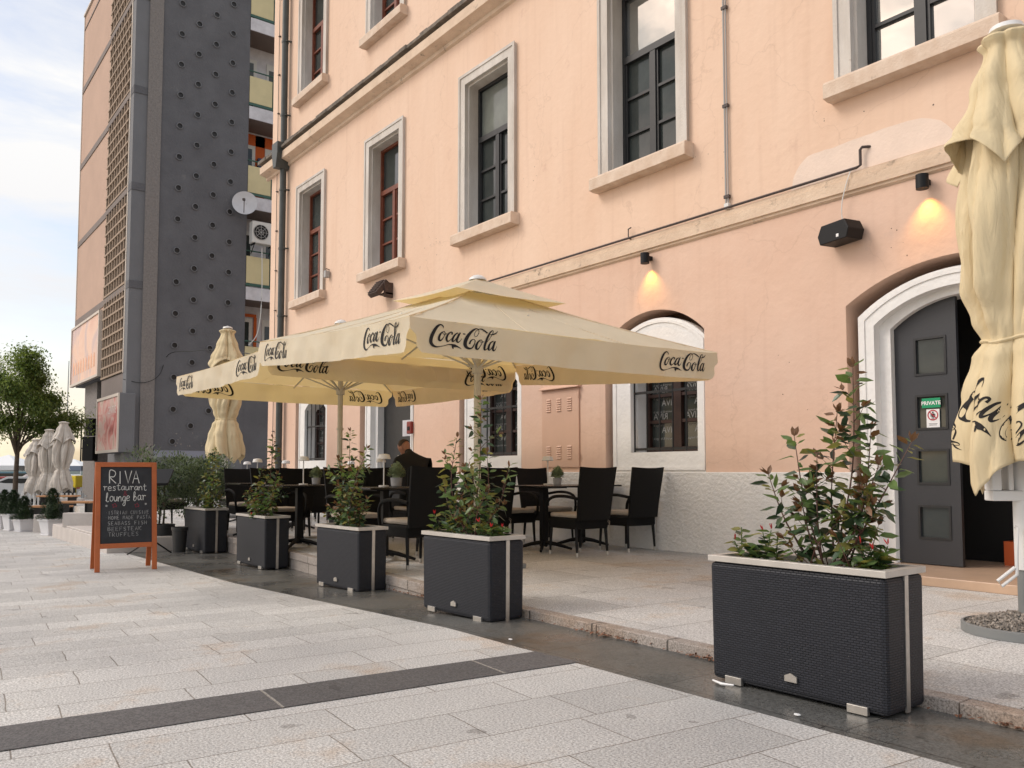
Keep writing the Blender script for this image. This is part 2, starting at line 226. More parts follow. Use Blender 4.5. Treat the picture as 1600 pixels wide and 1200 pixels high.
# ------------------------------------------------------------------ mesh helpers
class MB:
    def __init__(s): s.v = []; s.f = []; s.mi = []
    def add(s, vs, fs, mi=0):
        o = len(s.v); s.v += [tuple(v) for v in vs]; s.f += [tuple(i + o for i in f) for f in fs]; s.mi += [mi] * len(fs)
    def box(s, x0, x1, y0, y1, z0, z1, mi=0, mtx=None):
        vs = [Vector((x, y, z)) for z in (z0, z1) for y in (y0, y1) for x in (x0, x1)]
        if mtx: vs = [mtx @ v for v in vs]
        s.add(vs, [(0, 2, 3, 1), (4, 5, 7, 6), (0, 1, 5, 4), (2, 6, 7, 3), (0, 4, 6, 2), (1, 3, 7, 5)], mi)
    def tube(s, pts, rad, n=8, mi=0, cap=True):
        pts = [Vector(p) for p in pts]; rs = rad if isinstance(rad, (list, tuple)) else [rad] * len(pts)
        vs = []; 
        for i, p in enumerate(pts):
            d = (pts[min(i + 1, len(pts) - 1)] - pts[max(i - 1, 0)]).normalized()
            a = d.cross(Vector((0, 0, 1)))
            if a.length < .05: a = d.cross(Vector((1, 0, 0)))
            a.normalize(); b = d.cross(a)
            vs += [p + (a * cos(2 * pi * k / n) + b * sin(2 * pi * k / n)) * rs[i] for k in range(n)]
        fs = [(i * n + k, i * n + (k + 1) % n, (i + 1) * n + (k + 1) % n, (i + 1) * n + k) for i in range(len(pts) - 1) for k in range(n)]
        if cap: fs += [tuple(range(n))[::-1], tuple(range((len(pts) - 1) * n, len(pts) * n))]
        s.add(vs, fs, mi)
    def lathe(s, prof, n=24, c=(0, 0, 0), mi=0, sx=1, sy=1):
        vs = [(c[0] + r * cos(2 * pi * k / n) * sx, c[1] + r * sin(2 * pi * k / n) * sy, c[2] + z) for r, z in prof for k in range(n)]
        fs = [(i * n + k, i * n + (k + 1) % n, (i + 1) * n + (k + 1) % n, (i + 1) * n + k) for i in range(len(prof) - 1) for k in range(n)]
        fs += [tuple(range(n))[::-1], tuple(range((len(prof) - 1) * n, len(prof) * n))]
        s.add(vs, fs, mi)
    def prism(s, poly, z0, z1, axis='y', mi=0):
        # poly in (a,b); extruded along axis
        def P(a, b, c): return {'y': (a, c, b), 'x': (c, a, b), 'z': (a, b, c)}[axis]
        n = len(poly); vs = [P(a, b, z0) for a, b in poly] + [P(a, b, z1) for a, b in poly]
        s.add(vs, [tuple(range(n)), tuple(range(2 * n - 1, n - 1, -1))] + [(i, (i + 1) % n, (i + 1) % n + n, i + n)[::-1] for i in range(n)], mi)
    def build(s, name, m, parent=None, smooth=False, bevel=0, loc=None, fixn=True):
        me = bpy.data.meshes.new(name); me.from_pydata(s.v, [], s.f)
        ms = m if isinstance(m, (list, tuple)) else [m]
        for q in ms: me.materials.append(q)
        if len(ms) > 1: me.polygons.foreach_set('material_index', s.mi)
        if fixn and len(s.f) < 60000:
            bm = bmesh.new(); bm.from_mesh(me); bmesh.ops.recalc_face_normals(bm, faces=bm.faces); bm.to_mesh(me); bm.free()
        if smooth:
            me.polygons.foreach_set('use_smooth', [True] * len(me.polygons))
            try: me.set_sharp_from_angle(angle=R(38))
            except Exception: pass
        me.update()
        o = bpy.data.objects.new(name, me); C.objects.link(o)
        if parent: o.parent = parent
        if loc: o.location = loc
        if bevel:
            b = o.modifiers.new('bevel', 'BEVEL'); b.width = bevel; b.segments = 2; b.limit_method = 'ANGLE'
        return o

def tag(o, label=None, cat=None, group=None, kind=None):
    if label: o['label'] = label
    if cat: o['category'] = cat
    if group: o['group'] = group
    if kind: o['kind'] = kind
    return o
def thing(name, label, cat, loc=(0, 0, 0), rz=0, group=None):
    o = bpy.data.objects.new(name, None); C.objects.link(o); o.location = loc; o.rotation_euler = (0, 0, rz); o.empty_display_size = .1
    return tag(o, label, cat, group)
def kids(o): return [c for c in bpy.data.objects if c.parent == o]
def copy_tree(o, parent=None):
    c = o.copy(); C.objects.link(c); c.parent = parent
    for k in kids(o): copy_tree(k, c)
    return c
def place(o, loc, rz, label=None, group=None):
    o.location = loc; o.rotation_euler = (0, 0, rz)
    if label: o['label'] = label
    if group: o['group'] = group
    return o
def struct(o): o['kind'] = 'structure'; return o
def at(px, d, z=0):                      # a place d metres ahead of the photographer, seen at picture column px
    l = (px - 800) / 1300 * d
    return Vector((-.7934 * d + .6088 * l, .6088 * d + .7934 * l, z))
def zs(X):
    ks = [(-60, -.6), (-36, -.5), (-25, -.3), (-12, -.17), (-8.4, -.13), (-4.5, 0)]
    if X <= ks[0][0]: return ks[0][1]
    for a, b in zip(ks, ks[1:]):
        if X <= b[0]: return a[1] + (b[1] - a[1]) * (X - a[0]) / (b[0] - a[0])
    return 0.
def holed(outer, holes, y0, y1, name, m, parent=None, flip=None):
    """vertical panel (x,z outline with holes) between y0 and y1"""
    cu = bpy.data.curves.new(name, 'CURVE'); cu.dimensions = '2D'; cu.fill_mode = 'BOTH'; cu.extrude = abs(y1 - y0) / 2
    for pts in [outer] + holes:
        s = cu.splines.new('POLY'); s.points.add(len(pts) - 1); s.use_cyclic_u = True
        for p, q in zip(s.points, pts): p.co = (q[0], q[1], 0, 1)
    tmp = bpy.data.objects.new('tmp', cu); me = bpy.data.meshes.new_from_object(tmp); bpy.data.objects.remove(tmp)
    ym = (y0 + y1) / 2
    for v in me.vertices: v.co = (v.co.x, ym - v.co.z, v.co.y)
    me.name = name; me.materials.clear(); me.materials.append(m)
    o = bpy.data.objects.new(name, me); C.objects.link(o)
    if parent: o.parent = parent
    return o
def text_mesh(txt, size, mirror=False, bold=0):
    cu = bpy.data.curves.new('t', 'FONT'); cu.body = txt; cu.size = size; cu.align_x = 'CENTER'; cu.offset = bold; cu.extrude = 0; cu.resolution_u = 2
    tmp = bpy.data.objects.new('tmp', cu); me = bpy.data.meshes.new_from_object(tmp); bpy.data.objects.remove(tmp)
    vs = [(-v.co.x if mirror else v.co.x, v.co.y) for v in me.vertices]; fs = [tuple(p.vertices) for p in me.polygons]
    return vs, fs
def arch(x0, x1, zb, zsp, rise, n=24):
    pts = [(x0, zb), (x1, zb)]
    c = (x0 + x1) / 2; h = (x1 - x0) / 2; r = (h * h + rise * rise) / (2 * rise); zc = zsp + rise - r; a = math.asin(h / r)
    for i in range(n + 1):
        t = a - 2 * a * i / n; pts.append((c + r * sin(t), zc + r * cos(t)))
    return pts
def rect(x0, x1, z0, z1): return [(x0, z0), (x1, z0), (x1, z1), (x0, z1)]

def ky(x):                                # front edge of the terrace: straight at the right, drawing back to the left
    ks = [(-18, 4.3), (-12, 4.11), (-8.5, 3.86), (-6.8, 3.75), (-5.6, 3.62), (-4.6, 3.56), (-3, 3.548), (20, 3.548)]
    for a, b in zip(ks, ks[1:]):
        if x <= b[0]: return a[1] + (b[1] - a[1]) * (max(x, a[0]) - a[0]) / (b[0] - a[0])
    return 3.545
# ------------------------------------------------------------------ ground, street, terrace
def sheet(name, xs, ys, zf, m, kind='structure'):
    mb = MB(); nx = len(xs)
    mb.add([(x, y, zf(x, y)) for y in ys for x in xs], [(j * nx + i, j * nx + i + 1, (j + 1) * nx + i + 1, (j + 1) * nx + i) for j in range(len(ys) - 1) for i in range(nx - 1)])
    o = mb.build(name, m, fixn=False); o['kind'] = kind; return o
xs = [-600, -200, -60, -36, -30, -25, -20, -16, -12, -8.4, -4.5, 0, 20, 100]
sheet('ground', xs, [-100, -20, 0, 3, 10, 60, 300, 700], lambda x, y: zs(x) - .03, M['asphalt'])
sheet('street', [-46, -36, -30, -25, -20, -16, -12, -10, -8.4, -6.5, -4.5, 0, 10], [-16, -8, -4, 0, 1.5, 2.93], lambda x, y: zs(x), M['street'])
g = sheet('gutter', [-22, -16, -12, -10, -8.4, -6.5, -4.5, 0, 10], [2.93, 3.0, 3.3, 3.60, 4.4], lambda x, y: zs(x) - .004, M['gut'])
mb = MB()
def bandpt(t, off): return Vector((-3.76 + off * cos(RB) + t * sin(RB), 1.1 - 0 + t * cos(RB), .004))
mb.add([bandpt(-8, 0), bandpt(-8, .335), bandpt(1.86, .335), bandpt(1.83, 0)], [(0, 1, 2, 3)])
mb.build('paving_band', M['band_s'])['kind'] = 'structure'
mb = MB(); mb.add([(-22.8, -10, zs(-22.8) + .004), (-22.45, -10, zs(-22.45) + .004), (-21.6, 2.9, zs(-21.6) + .004), (-21.95, 2.9, zs(-21.95) + .004)], [(0, 1, 2, 3)])
mb.build('far_paving_band', M['band_s'])['kind'] = 'structure'
kx = [-18, -12, -8.5, -6.8, -5.6, -4.6, -3, 10]
mb = MB(); mb.prism([(-31, ky(-18) + .11)] + [(x, ky(x) + .11) for x in kx] + [(10, 14), (-31, 14)], -.5, .05, 'z'); struct(mb.build('terrace', M['terr']))
mb = MB(); x = 9.0; rnd = random.Random(5)
while x > -13.4:
    L_ = rnd.uniform(.5, 1.05); j = rnd.uniform(-.004, .004); a = (x - L_ + .006, ky(x - L_) + j); b = (x, ky(x) + j)
    for z0, z1, d in ((-.03, .052 + j * .4, 0), (-.5, -.032, .012)):
        mb.add([(p[0], p[1] + d, z) for z in (z0, z1) for p in (a, b)] + [(p[0], p[1] + .105, z) for z in (z0, z1) for p in (a, b)], [(0, 1, 3, 2), (4, 6, 7, 5), (0, 2, 6, 4), (1, 5, 7, 3), (2, 3, 7, 6), (0, 4, 5, 1)])
    x -= L_
mb.build('kerb', M['kerb'], bevel=.006)['kind'] = 'structure'
mb = MB(); mb.box(-17.6, -13.05, 2.70, 3.9, -.5, .02); mb.box(-16.4, -13.6, 2.72, 3.2, .02, .05); mb.build('stone_step', M['walll'], bevel=.01)['kind'] = 'structure'
# door step
mb = MB(); mb.box(-4.5, -2.2, 6.92, 8.6, .05, .127); tag(mb.build('door_step', M['marble'], bevel=.006), 'tan marble step in front of the open arched door', 'step')

# ------------------------------------------------------------------ our building
B = thing('building', 'long apricot rendered building with stone window frames and arched ground floor', 'building', (0, 0, 0))
FY = 7.57
XE0, XE1 = -19.6, 6
cx_low = [-3.42, -6.98, -10.40, -13.75, -17.05]
up_left = [-17.97, -14.6, -11.25, -7.9, -4.47, -1.1, 2.25]
# upper wall
holes = []
for x in up_left:
    holes.append(rect(x + .15, x + 1.36, 4.86, 7.38)); holes.append(rect(x + .15, x + 1.36, 9.62, 12.2))
holed(rect(XE0, XE1, 3.70, 14), holes, FY, FY + .4, 'upper_wall', M['wall'], B)
lowh = []
kinds = ['door', 'win', 'win', 'door', 'win']
for c, k in zip(cx_low, kinds):
    if k == 'door': lowh.append(arch(c - 1.03, c + 1.03, .0, 2.60, .33))
    else: lowh.append(arch(c - .88, c + .765, .9, 2.64, .34))
lowh[0] = arch(-4.45, -2.39, .0, 2.62, .31)
low_out = [(XE0, .04), (XE0, 3.699), (XE1, 3.699), (XE1, .04)]
holed(low_out, [[(a, max(b, .06)) for a, b in h] for h in lowh], FY, FY + .4, 'lower_wall', M['wall2'], B)
mb = MB(); mb.box(XE0, XE0 + .4, FY + .4, 16, 0, 14); mb.box(XE0, XE1, 8.6, 8.7, 0, 14); mb.box(XE0, XE1, 15.6, 16, 0, 14); mb.box(XE1 - .4, XE1, FY + .4, 16, 0, 14); mb.box(XE0, XE1, FY, 16, 14.01, 14.2)
mb.build('inner_and_end_walls', M['wall'], B)
# plinth
mb = MB()
edges = [XE0 - .02]
for c, k in sorted(zip(cx_low, kinds)):
    hw = (.93) if k == 'door' else None
    if k == 'door': edges += [c - .95, c + .95]
edges += [XE1]
edges[-2] = -2.48
for a, b in zip(edges[::2], edges[1::2]): mb.box(a, b, FY - .035, FY, .05, .985)
mb.build('plinth', M['white'], B, bevel=.008)
# cornice and string course (profiles extruded along x)
def profile(name, prof, m, x0, x1, parent=B):
    mb = MB(); mb.prism([(FY + a, z) for a, z in prof], x0, x1, axis='x'); return mb.build(name, m, parent)
profile('string_course', [(0, 3.70), (-.03, 3.72), (-.03, 3.745), (-.055, 3.75), (-.055, 3.86), (-.035, 3.865), (-.035, 3.925), (0, 3.93)], M['corn'], XE0 - .03, XE1)
profile('cornice', [(0, 8.20), (-.05, 8.22), (-.05, 8.28), (-.22, 8.33), (-.22, 8.50), (-.16, 8.53), (-.16, 8.56), (0, 8.56)], M['corn'], XE0 - .25, XE1)
mb = MB(); rnd = random.Random(2); x = XE0 - .27
while x < XE1:
    l = rnd.uniform(.12, .5); h = rnd.uniform(.02, .055); mb.box(x, x + l, FY - .26 + rnd.uniform(-.01, .01), FY - .002, 8.565, 8.59 + h); x += l
mb.build('cornice_flashing', M['dirt'], B)
# painted patch
pp = [(-5.03, 3.94), (-5.0, 4.08), (-4.93, 4.18), (-4.83, 4.25), (-4.7, 4.255), (-4.56, 4.25), (-4.15, 4.265), (-3.9, 4.27), (-3.65, 4.25), (-3.48, 4.17), (-3.38, 4.05), (-3.36, 3.94)]
sm = []
for i in range(len(pp)):
    sm.append(pp[i])
    if i < len(pp) - 1: sm.append(((pp[i][0] + pp[i + 1][0]) / 2, (pp[i][1] + pp[i + 1][1]) / 2 + .006))
mb = MB(); mb.prism(sm, FY - .003, FY + .01, 'y'); mb.build('paint_patch', M['patch'], B)

mb = MB(); rnd = random.Random(17)
for cx_, cz_, n_ in ((-12.1, 4.95, 14), (-12.6, 4.55, 8), (-12.9, 4.3, 6), (-6.15, 4.55, 5), (-4.6, 4.5, 4), (-3.6, 4.2, 2), (-9.4, 5.3, 5), (-2.9, 5.2, 4), (-5.2, 1.9, 5), (-9.0, 3.4, 4), (-3.9, 3.1, 5), (-15.9, 4.9, 5)):
    for k in range(n_):
        x = cx_ + rnd.gauss(0, .16); z = cz_ + rnd.gauss(0, .12); a_ = rnd.uniform(.003, .008); m_ = rnd.randint(5, 8)
        mb.add([(x + a_ * rnd.uniform(.6, 1.4) * cos(2 * pi * q / m_), FY - .0015, z + a_ * rnd.uniform(.6, 1.4) * sin(2 * pi * q / m_)) for q in range(m_)], [tuple(range(m_))])
mb.build('plaster_chips', M['rust'], B, fixn=False)
def upper_window(x, z0, z1, wood, topglass, botglass, name='window'):
    """stone surround 1.5 wide at x; returns surround object with sill, sash and panes"""
    x1 = x + 1.5
    f = holed(rect(x, x1, z0, z1), [rect(x + .165, x1 - .165, z0 - .0 + .001, z1 - .165)], FY - .045, FY + .02, name, M['stone'], B)
    holed(rect(x + .10, x1 - .10, z0 + .002, z1 - .10), [rect(x + .20, x1 - .20, z0 + .003, z1 - .20)], FY + .021, FY + .30, 'reveal', M['stone'], f)
    holed(rect(x - .012, x1 + .012, z0, z1 + .012), [rect(x + .035, x1 - .035, z0 + .001, z1 - .035)], FY - .06, FY - .046, 'outer_moulding', M['stone'], f)
    mb = MB(); mb.prism([(FY - .17, z0 - .17), (FY - .17, z0 - .03), (FY - .155, z0 - .004), (FY + .3, z0 - .004), (FY + .3, z0 - .17), (FY - .10, z0 - .185)], x - .07, x1 + .07, axis='x')
    mb.build('sill', M['sill'], f)
    a, b = x + .20, x1 - .20; zt = z1 - .20; zt_ = z0 + (zt - z0) * .64; c = (a + b) / 2; y0, y1 = FY + .20, FY + .27
    mb = MB(); t = .05
    mb.box(a, a + t, y0, y1, z0, zt); mb.box(b - t, b, y0, y1, z0, zt); mb.box(a + t, b - t, y0, y1, zt - t, zt); mb.box(a + t, b - t, y0 - .015, y1, zt_ - .045, zt_ + .045); mb.box(a + t, b - t, y0, y1, z0, z0 + .07)
    mb.box(c - .045, c + .045, y0 - .01, y1, z0 + .07, zt_ - .046)
    for s0, s1 in ((a + t, c - .045), (c + .045, b - t)):
        mb.box(s0, s0 + .03, y0 + .01, y1, z0 + .07, zt_ - .046); mb.box(s1 - .03, s1, y0 + .01, y1, z0 + .07, zt_ - .046)
        for k in (1, 2): zz = z0 + .07 + (zt_ - .115 - z0) * k / 3; mb.box(s0 + .03, s1 - .03, y0 + .012, y1 - .001, zz - .018, zz + .018)
    mb.build('sash', wood, f)
    mb = MB(); mb.box(a + .02, b - .02, y1 - .02, y1 - .012, zt_, zt - .02); mb.build('upper_pane', topglass, f)
    mb = MB(); mb.box(a + .02, b - .02, y1 - .02, y1 - .012, z0 + .02, zt_ - .01); mb.build('lower_pane', botglass, f)
    return f
for i, x in enumerate(up_left[:6]):
    red = i < 2
    upper_window(x, 4.875, 7.53, M['redwood'] if red else M['blackwood'], (M['glass'], M['glass'], M['glassl'], M['glasss'], M['glasss'], M['glasss'])[i], M['glasss'] if i == 4 else M['glass'])
for x in up_left[:2]: upper_window(x, 9.62, 12.3, M['redwood'], M['glass'], M['glass'])

# stroke font -----------------------------------------------------------------
GL = {
 'A': [[(0, 0), (.5, 1), (1, 0)], [(.2, .38), (.8, .38)]], 'B': [[(0, 0), (0, 1), (.7, .95), (.8, .75), (.6, .55), (0, .52)], [(.6, .52), (.95, .3), (.75, .05), (0, 0)]],
 'C': [[(.95, .85), (.6, 1), (.2, .85), (0, .5), (.2, .1), (.6, 0), (.95, .15)]], 'D': [[(0, 0), (0, 1), (.6, .9), (.95, .5), (.6, .08), (0, 0)]],
 'E': [[(.9, 1), (0, 1), (0, 0), (.9, 0)], [(0, .5), (.7, .52)]], 'F': [[(.9, 1), (0, 1), (0, 0)], [(0, .5), (.7, .52)]], 'H': [[(0, 0), (0, 1)], [(.9, 0), (.9, 1)], [(0, .5), (.9, .5)]],
 'I': [[(.4, 0), (.4, 1)]], 'K': [[(0, 0), (0, 1)], [(.9, 1), (0, .45), (.9, 0)]], 'L': [[(0, 1), (0, 0), (.8, 0)]], 'M': [[(0, 0), (.1, 1), (.5, .3), (.9, 1), (1, 0)]],
 'N': [[(0, 0), (0, 1), (.9, 0), (.9, 1)]], 'O': [[(.5, 1), (.1, .8), (0, .5), (.15, .12), (.5, 0), (.85, .15), (1, .5), (.88, .85), (.5, 1)]], 'P': [[(0, 0), (0, 1), (.7, .95), (.85, .72), (.6, .5), (0, .48)]],
 'R': [[(0, 0), (.02, 1), (.7, .97), (.88, .75), (.6, .52), (.05, .48), (.95, 0)]], 'S': [[(.9, .88), (.5, 1), (.1, .85), (.15, .6), (.8, .4), (.88, .15), (.5, 0), (.05, .12)]],
 'T': [[(0, 1), (1, 1)], [(.5, 1), (.5, 0)]], 'U': [[(0, 1), (.05, .2), (.45, 0), (.85, .2), (.9, 1)]], 'V': [[(0, 1), (.45, 0), (1, 1)]], '.': [[(.3, .5), (.4, .52)]],
 'r': [[(0, .5), (.3, .55), (.3, 0)], [(.3, .35), (.6, .55), (.95, .48)]], 'e': [[(.0, .28), (.8, .35), (.7, .55), (.35, .58), (.1, .3), (.3, .02), (.9, .1)]],
 's': [[(.8, .5), (.4, .58), (.25, .42), (.7, .22), (.6, .02), (.1, .05)]], 't': [[(.4, .95), (.38, .15), (.6, 0), (.9, .1)], [(0, .62), (.85, .64)]],
 'a': [[(.8, .5), (.4, .58), (.1, .3), (.3, .02), (.7, .2), (.8, .55), (.8, .1), (1.05, .05)]], 'u': [[(.05, .55), (.1, .12), (.4, 0), (.75, .2), (.8, .55), (.85, 0)]],
 'n': [[(.05, .55), (.1, 0)], [(.1, .3), (.45, .58), (.75, .45), (.82, 0)]], 'l': [[(.1, .1), (.55, .8), (.5, 1.05), (.3, .9), (.25, .2), (.5, 0), (.9, .1)]],
 'o': [[(.5, .58), (.1, .4), (.15, .08), (.5, 0), (.85, .2), (.8, .48), (.5, .58)]], 'g': [[(.8, .5), (.4, .58), (.1, .3), (.35, .02), (.75, .2), (.8, .5), (.75, -.35), (.4, -.5), (.2, -.3), (1, .1)]],
 'b': [[(.1, .1), (.5, .8), (.4, 1.05), (.2, .85), (.18, .1), (.5, 0), (.8, .25), (.6, .5), (.25, .35)]], '&': [[(.9, 0), (.2, .75), (.35, 1), (.6, .8), (.05, .3), (.3, 0), (.8, .4)]]}
def catmull(pts, k=5):
    out = []
    for i in range(len(pts) - 1):
        p0 = pts[max(i - 1, 0)]; p1 = pts[i]; p2 = pts[i + 1]; p3 = pts[min(i + 2, len(pts) - 1)]
        for j in range(k):
            t = j / k
            out.append(tuple(.5 * (2 * b + (c - a) * t + (2 * a - 5 * b + 4 * c - d) * t * t + (3 * b - a - 3 * c + d) * t ** 3) for a, b, c, d in zip(p0, p1, p2, p3)))
    out.append(tuple(pts[-1])); return out
def ribbon(pts):
    """pts (x,y,w) -> verts2d, faces"""
    vs = []; fs = []
    for i, p in enumerate(pts):
        a = pts[max(i - 1, 0)]; b = pts[min(i + 1, len(pts) - 1)]; dx, dy = b[0] - a[0], b[1] - a[1]; l = math.hypot(dx, dy) or 1
        nx, ny = -dy / l, dx / l; h = p[2] / 2; vs += [(p[0] + nx * h, p[1] + ny * h), (p[0] - nx * h, p[1] - ny * h)]
    for i in range(len(pts) - 1): fs.append((2 * i, 2 * i + 1, 2 * i + 3, 2 * i + 2))
    return vs, fs
def strokes(txt, x, y, w, h, lw, gap=.35, smooth=True, rnd=None):
    """single-stroke writing -> list of (verts2d, faces)"""
    out = []; n = len(txt); cw = w / (n + (n - 1) * gap * .6)
    for i, ch in enumerate(txt):
        if ch not in GL: continue
        ox = x + i * cw * (1 + gap * .6); jy = rnd.uniform(-.05, .05) * h if rnd else 0
        for st in GL[ch]:
            pts = [(ox + a * cw, y + jy + b * h, lw * (rnd.uniform(.8, 1.2) if rnd else 1)) for a, b in st]
            if (smooth and ch not in 'AEFHIKLMNTV') and len(pts) > 2: pts = catmull(pts, 5)
            out.append(ribbon(pts))
    return out

LOGO = [
 [(415, 235, 8), (400, 200, 16), (365, 178, 20), (330, 190, 34), (290, 235, 48), (250, 310, 55), (215, 400, 58), (208, 470, 54), (235, 520, 44), (285, 545, 28), (350, 542, 12), (430, 525, 10), (500, 505, 14), (560, 503, 26), (610, 520, 48), (650, 530, 30), (690, 552, 14), (725, 575, 4)],
 [(575, 520, 30), (590, 560, 26), (600, 566, 4)],
 [(425, 285, 10), (385, 310, 22), (350, 370, 36), (345, 430, 38), (380, 435, 22), (420, 385, 12), (445, 320, 12), (425, 282, 10)], [(385, 300, 8), (430, 335, 9), (480, 320, 9)],
 [(555, 335, 26), (562, 305, 20), (530, 298, 20), (492, 340, 30), (472, 400, 38), (485, 445, 32), (520, 440, 14), (562, 400, 7)],
 [(655, 303, 14), (615, 330, 24), (582, 390, 34), (575, 440, 34), (602, 440, 18), (640, 390, 12), (665, 315, 12)], [(690, 298, 20), (660, 370, 34), (645, 430, 36), (665, 462, 22), (700, 435, 9), (722, 395, 5)],
 [(732, 318, 18), (768, 322, 18)],
 [(835, 490, 22), (850, 440, 24), (885, 408, 12), (915, 428, 12), (905, 490, 14), (870, 555, 22), (820, 562, 36), (780, 525, 48), (772, 460, 54), (800, 370, 52), (850, 290, 42), (905, 240, 28), (945, 225, 14), (975, 248, 10), (975, 300, 8), (935, 360, 8), (905, 345, 8), (912, 300, 8), (950, 250, 9), (1000, 229, 16), (1050, 245, 24), (1120, 297, 24)],
 [(1010, 413, 10), (970, 440, 22), (940, 500, 36), (935, 560, 36), (962, 575, 22), (1000, 520, 12), (1030, 450, 12), (1010, 411, 10)], [(975, 430, 8), (1012, 458, 8), (1062, 445, 8)],
 [(1105, 455, 8), (1150, 400, 8), (1205, 310, 9), (1222, 265, 10), (1205, 252, 14), (1170, 280, 22), (1135, 340, 32), (1100, 420, 38), (1072, 520, 38), (1072, 580, 32), (1100, 578, 14), (1135, 535, 7)],
 [(1220, 430, 14), (1172, 460, 24), (1143, 520, 34), (1138, 575, 34), (1162, 585, 16), (1202, 530, 12), (1228, 445, 12)], [(1250, 432, 22), (1225, 500, 34), (1210, 570, 36), (1228, 600, 20), (1260, 560, 8), (1275, 522, 5)],
 [(1165, 322, 8), (1220, 315, 22), (1265, 295, 18), (1302, 256, 3)]]
def logo_mesh():
    V = []; F = []
    for st in LOGO:
        vs, fs = ribbon(catmull([(a, b, c) for a, b, c in st], 6)); o = len(V)
        V += [((x - 190) / 1110, (y - .10 * (x - 190) - 170) / 1110) for x, y in vs]; F += [tuple(i + o for i in f) for f in fs]
    return V, F      # u 0..1 to the right, v downwards ~0..0.36
LV, LF = logo_mesh()

# ------------------------------------------------------------------ ground floor openings
def riva_text(mb, x0, x1, z0, z1, y, seed):
    r = random.Random(seed); z = z1 - .07; k = 0
    while z > z0 + .02:
        if k % 2 == 0: vs, fs = text_mesh('RIVA', .115, True); xx = x0 + (x1 - x0) * (.35 + .4 * ((k // 2) % 2))
        else: vs, fs = text_mesh('restaurant & lounge bar', .042, True); xx = (x0 + x1) / 2
        sx = 1.0
        q = [(min(max(xx + a * sx, x0), x1), y, z + b) for a, b in vs]; mb.add(q, fs); z -= .085; k += 1
def low_window(c, parent, txt):
    x0, x1 = c - .78, c + .76
    f = holed(arch(x0, x1, .985, 2.56, .32), [arch(c - .46, c + .62, 1.23, 2.34, .22)], FY + .035, FY + .14, 'window', M['whites'], parent)
    holed(arch(x0 + .10, x1 - .05, 1.10, 2.50, .28), [arch(c - .44, c + .60, 1.235, 2.33, .20)], FY + .141, FY + .39, 'reveal', M['whites'], f)
    holed(arch(x0 + .03, x1 - .03, 1.01, 2.54, .31), [arch(x0 + .07, x1 - .07, 1.05, 2.52, .30)], FY + .023, FY + .0345, 'moulding', M['whites'], f)
    a, b = c - .44, c + .60; y = FY + .30; mb = MB()
    mb.box(a, a + .06, y, y + .05, 1.235, 2.5); mb.box(b - .06, b, y, y + .05, 1.235, 2.5); mb.box(a + .06, b - .06, y, y + .05, 1.235, 1.30); m = (a + b) / 2; mb.box(m - .07, m + .07, y - .01, y + .05, 1.30, 2.5)
    for z in (1.62, 1.95, 2.28):
        mb.box(a + .06, m - .07, y + .002, y + .048, z - .02, z + .02); mb.box(m + .07, b - .06, y + .002, y + .048, z - .02, z + .02)
    mb.build('sash', mat_brown, f)
    mb = MB(); mb.box(a, b, y + .052, y + .06, 1.235, 2.6); mb.build('pane', M['glass'], f)
    mb = MB(); riva_text(mb, a + .08, m - .09, 1.30, 2.4, y + .0505, 1); riva_text(mb, m + .09, b - .08, 1.30, 2.4, y + .0505, 2); mb.build('lettering', M['lettr'], f, fixn=False)
    mb = MB(); yb = FY + .10
    n = 6
    for k in range(n): xx = c - .45 + 1.06 * k / (n - 1); mb.tube([(xx, yb, 1.24), (xx, yb, 2.5)], .011, 6)
    for z in (1.27, 1.98): mb.box(c - .46, c + .62, yb - .006, yb + .006, z - .016, z + .016)
    mb.build('iron_bars', M['iron'], f, smooth=True)
    return f
mat_brown = mat('dark_brown_wood', (.035, .014, .010), .5, .3, 9)
for c, k in zip(cx_low, kinds):
    if k == 'win': low_window(c, B, True)
def door_surround(x0, x1, ox0, ox1, parent):
    f = holed([(a, b) for a, b in arch(x0, x1, .051, 2.50, .33)], [arch(ox0 - .11, ox1 + .11, .06, 2.40, .27)], FY + .06, FY + .16, 'door_surround', M['whites'], parent)
    holed(arch(x0 + .05, x1 - .05, .052, 2.49, .31), [arch(ox0, ox1, .06, 2.36, .24)], FY + .161, FY + .40, 'inner_surround', M['whites'], f)
    holed(arch(x0 + .03, x1 - .03, .052, 2.49, .32), [arch(x0 + .07, x1 - .07, .06, 2.46, .31)], FY + .048, FY + .0595, 'moulding', M['whites'], f)
    return f
ds = door_surround(-4.36, -2.48, -4.09, -2.75, B)
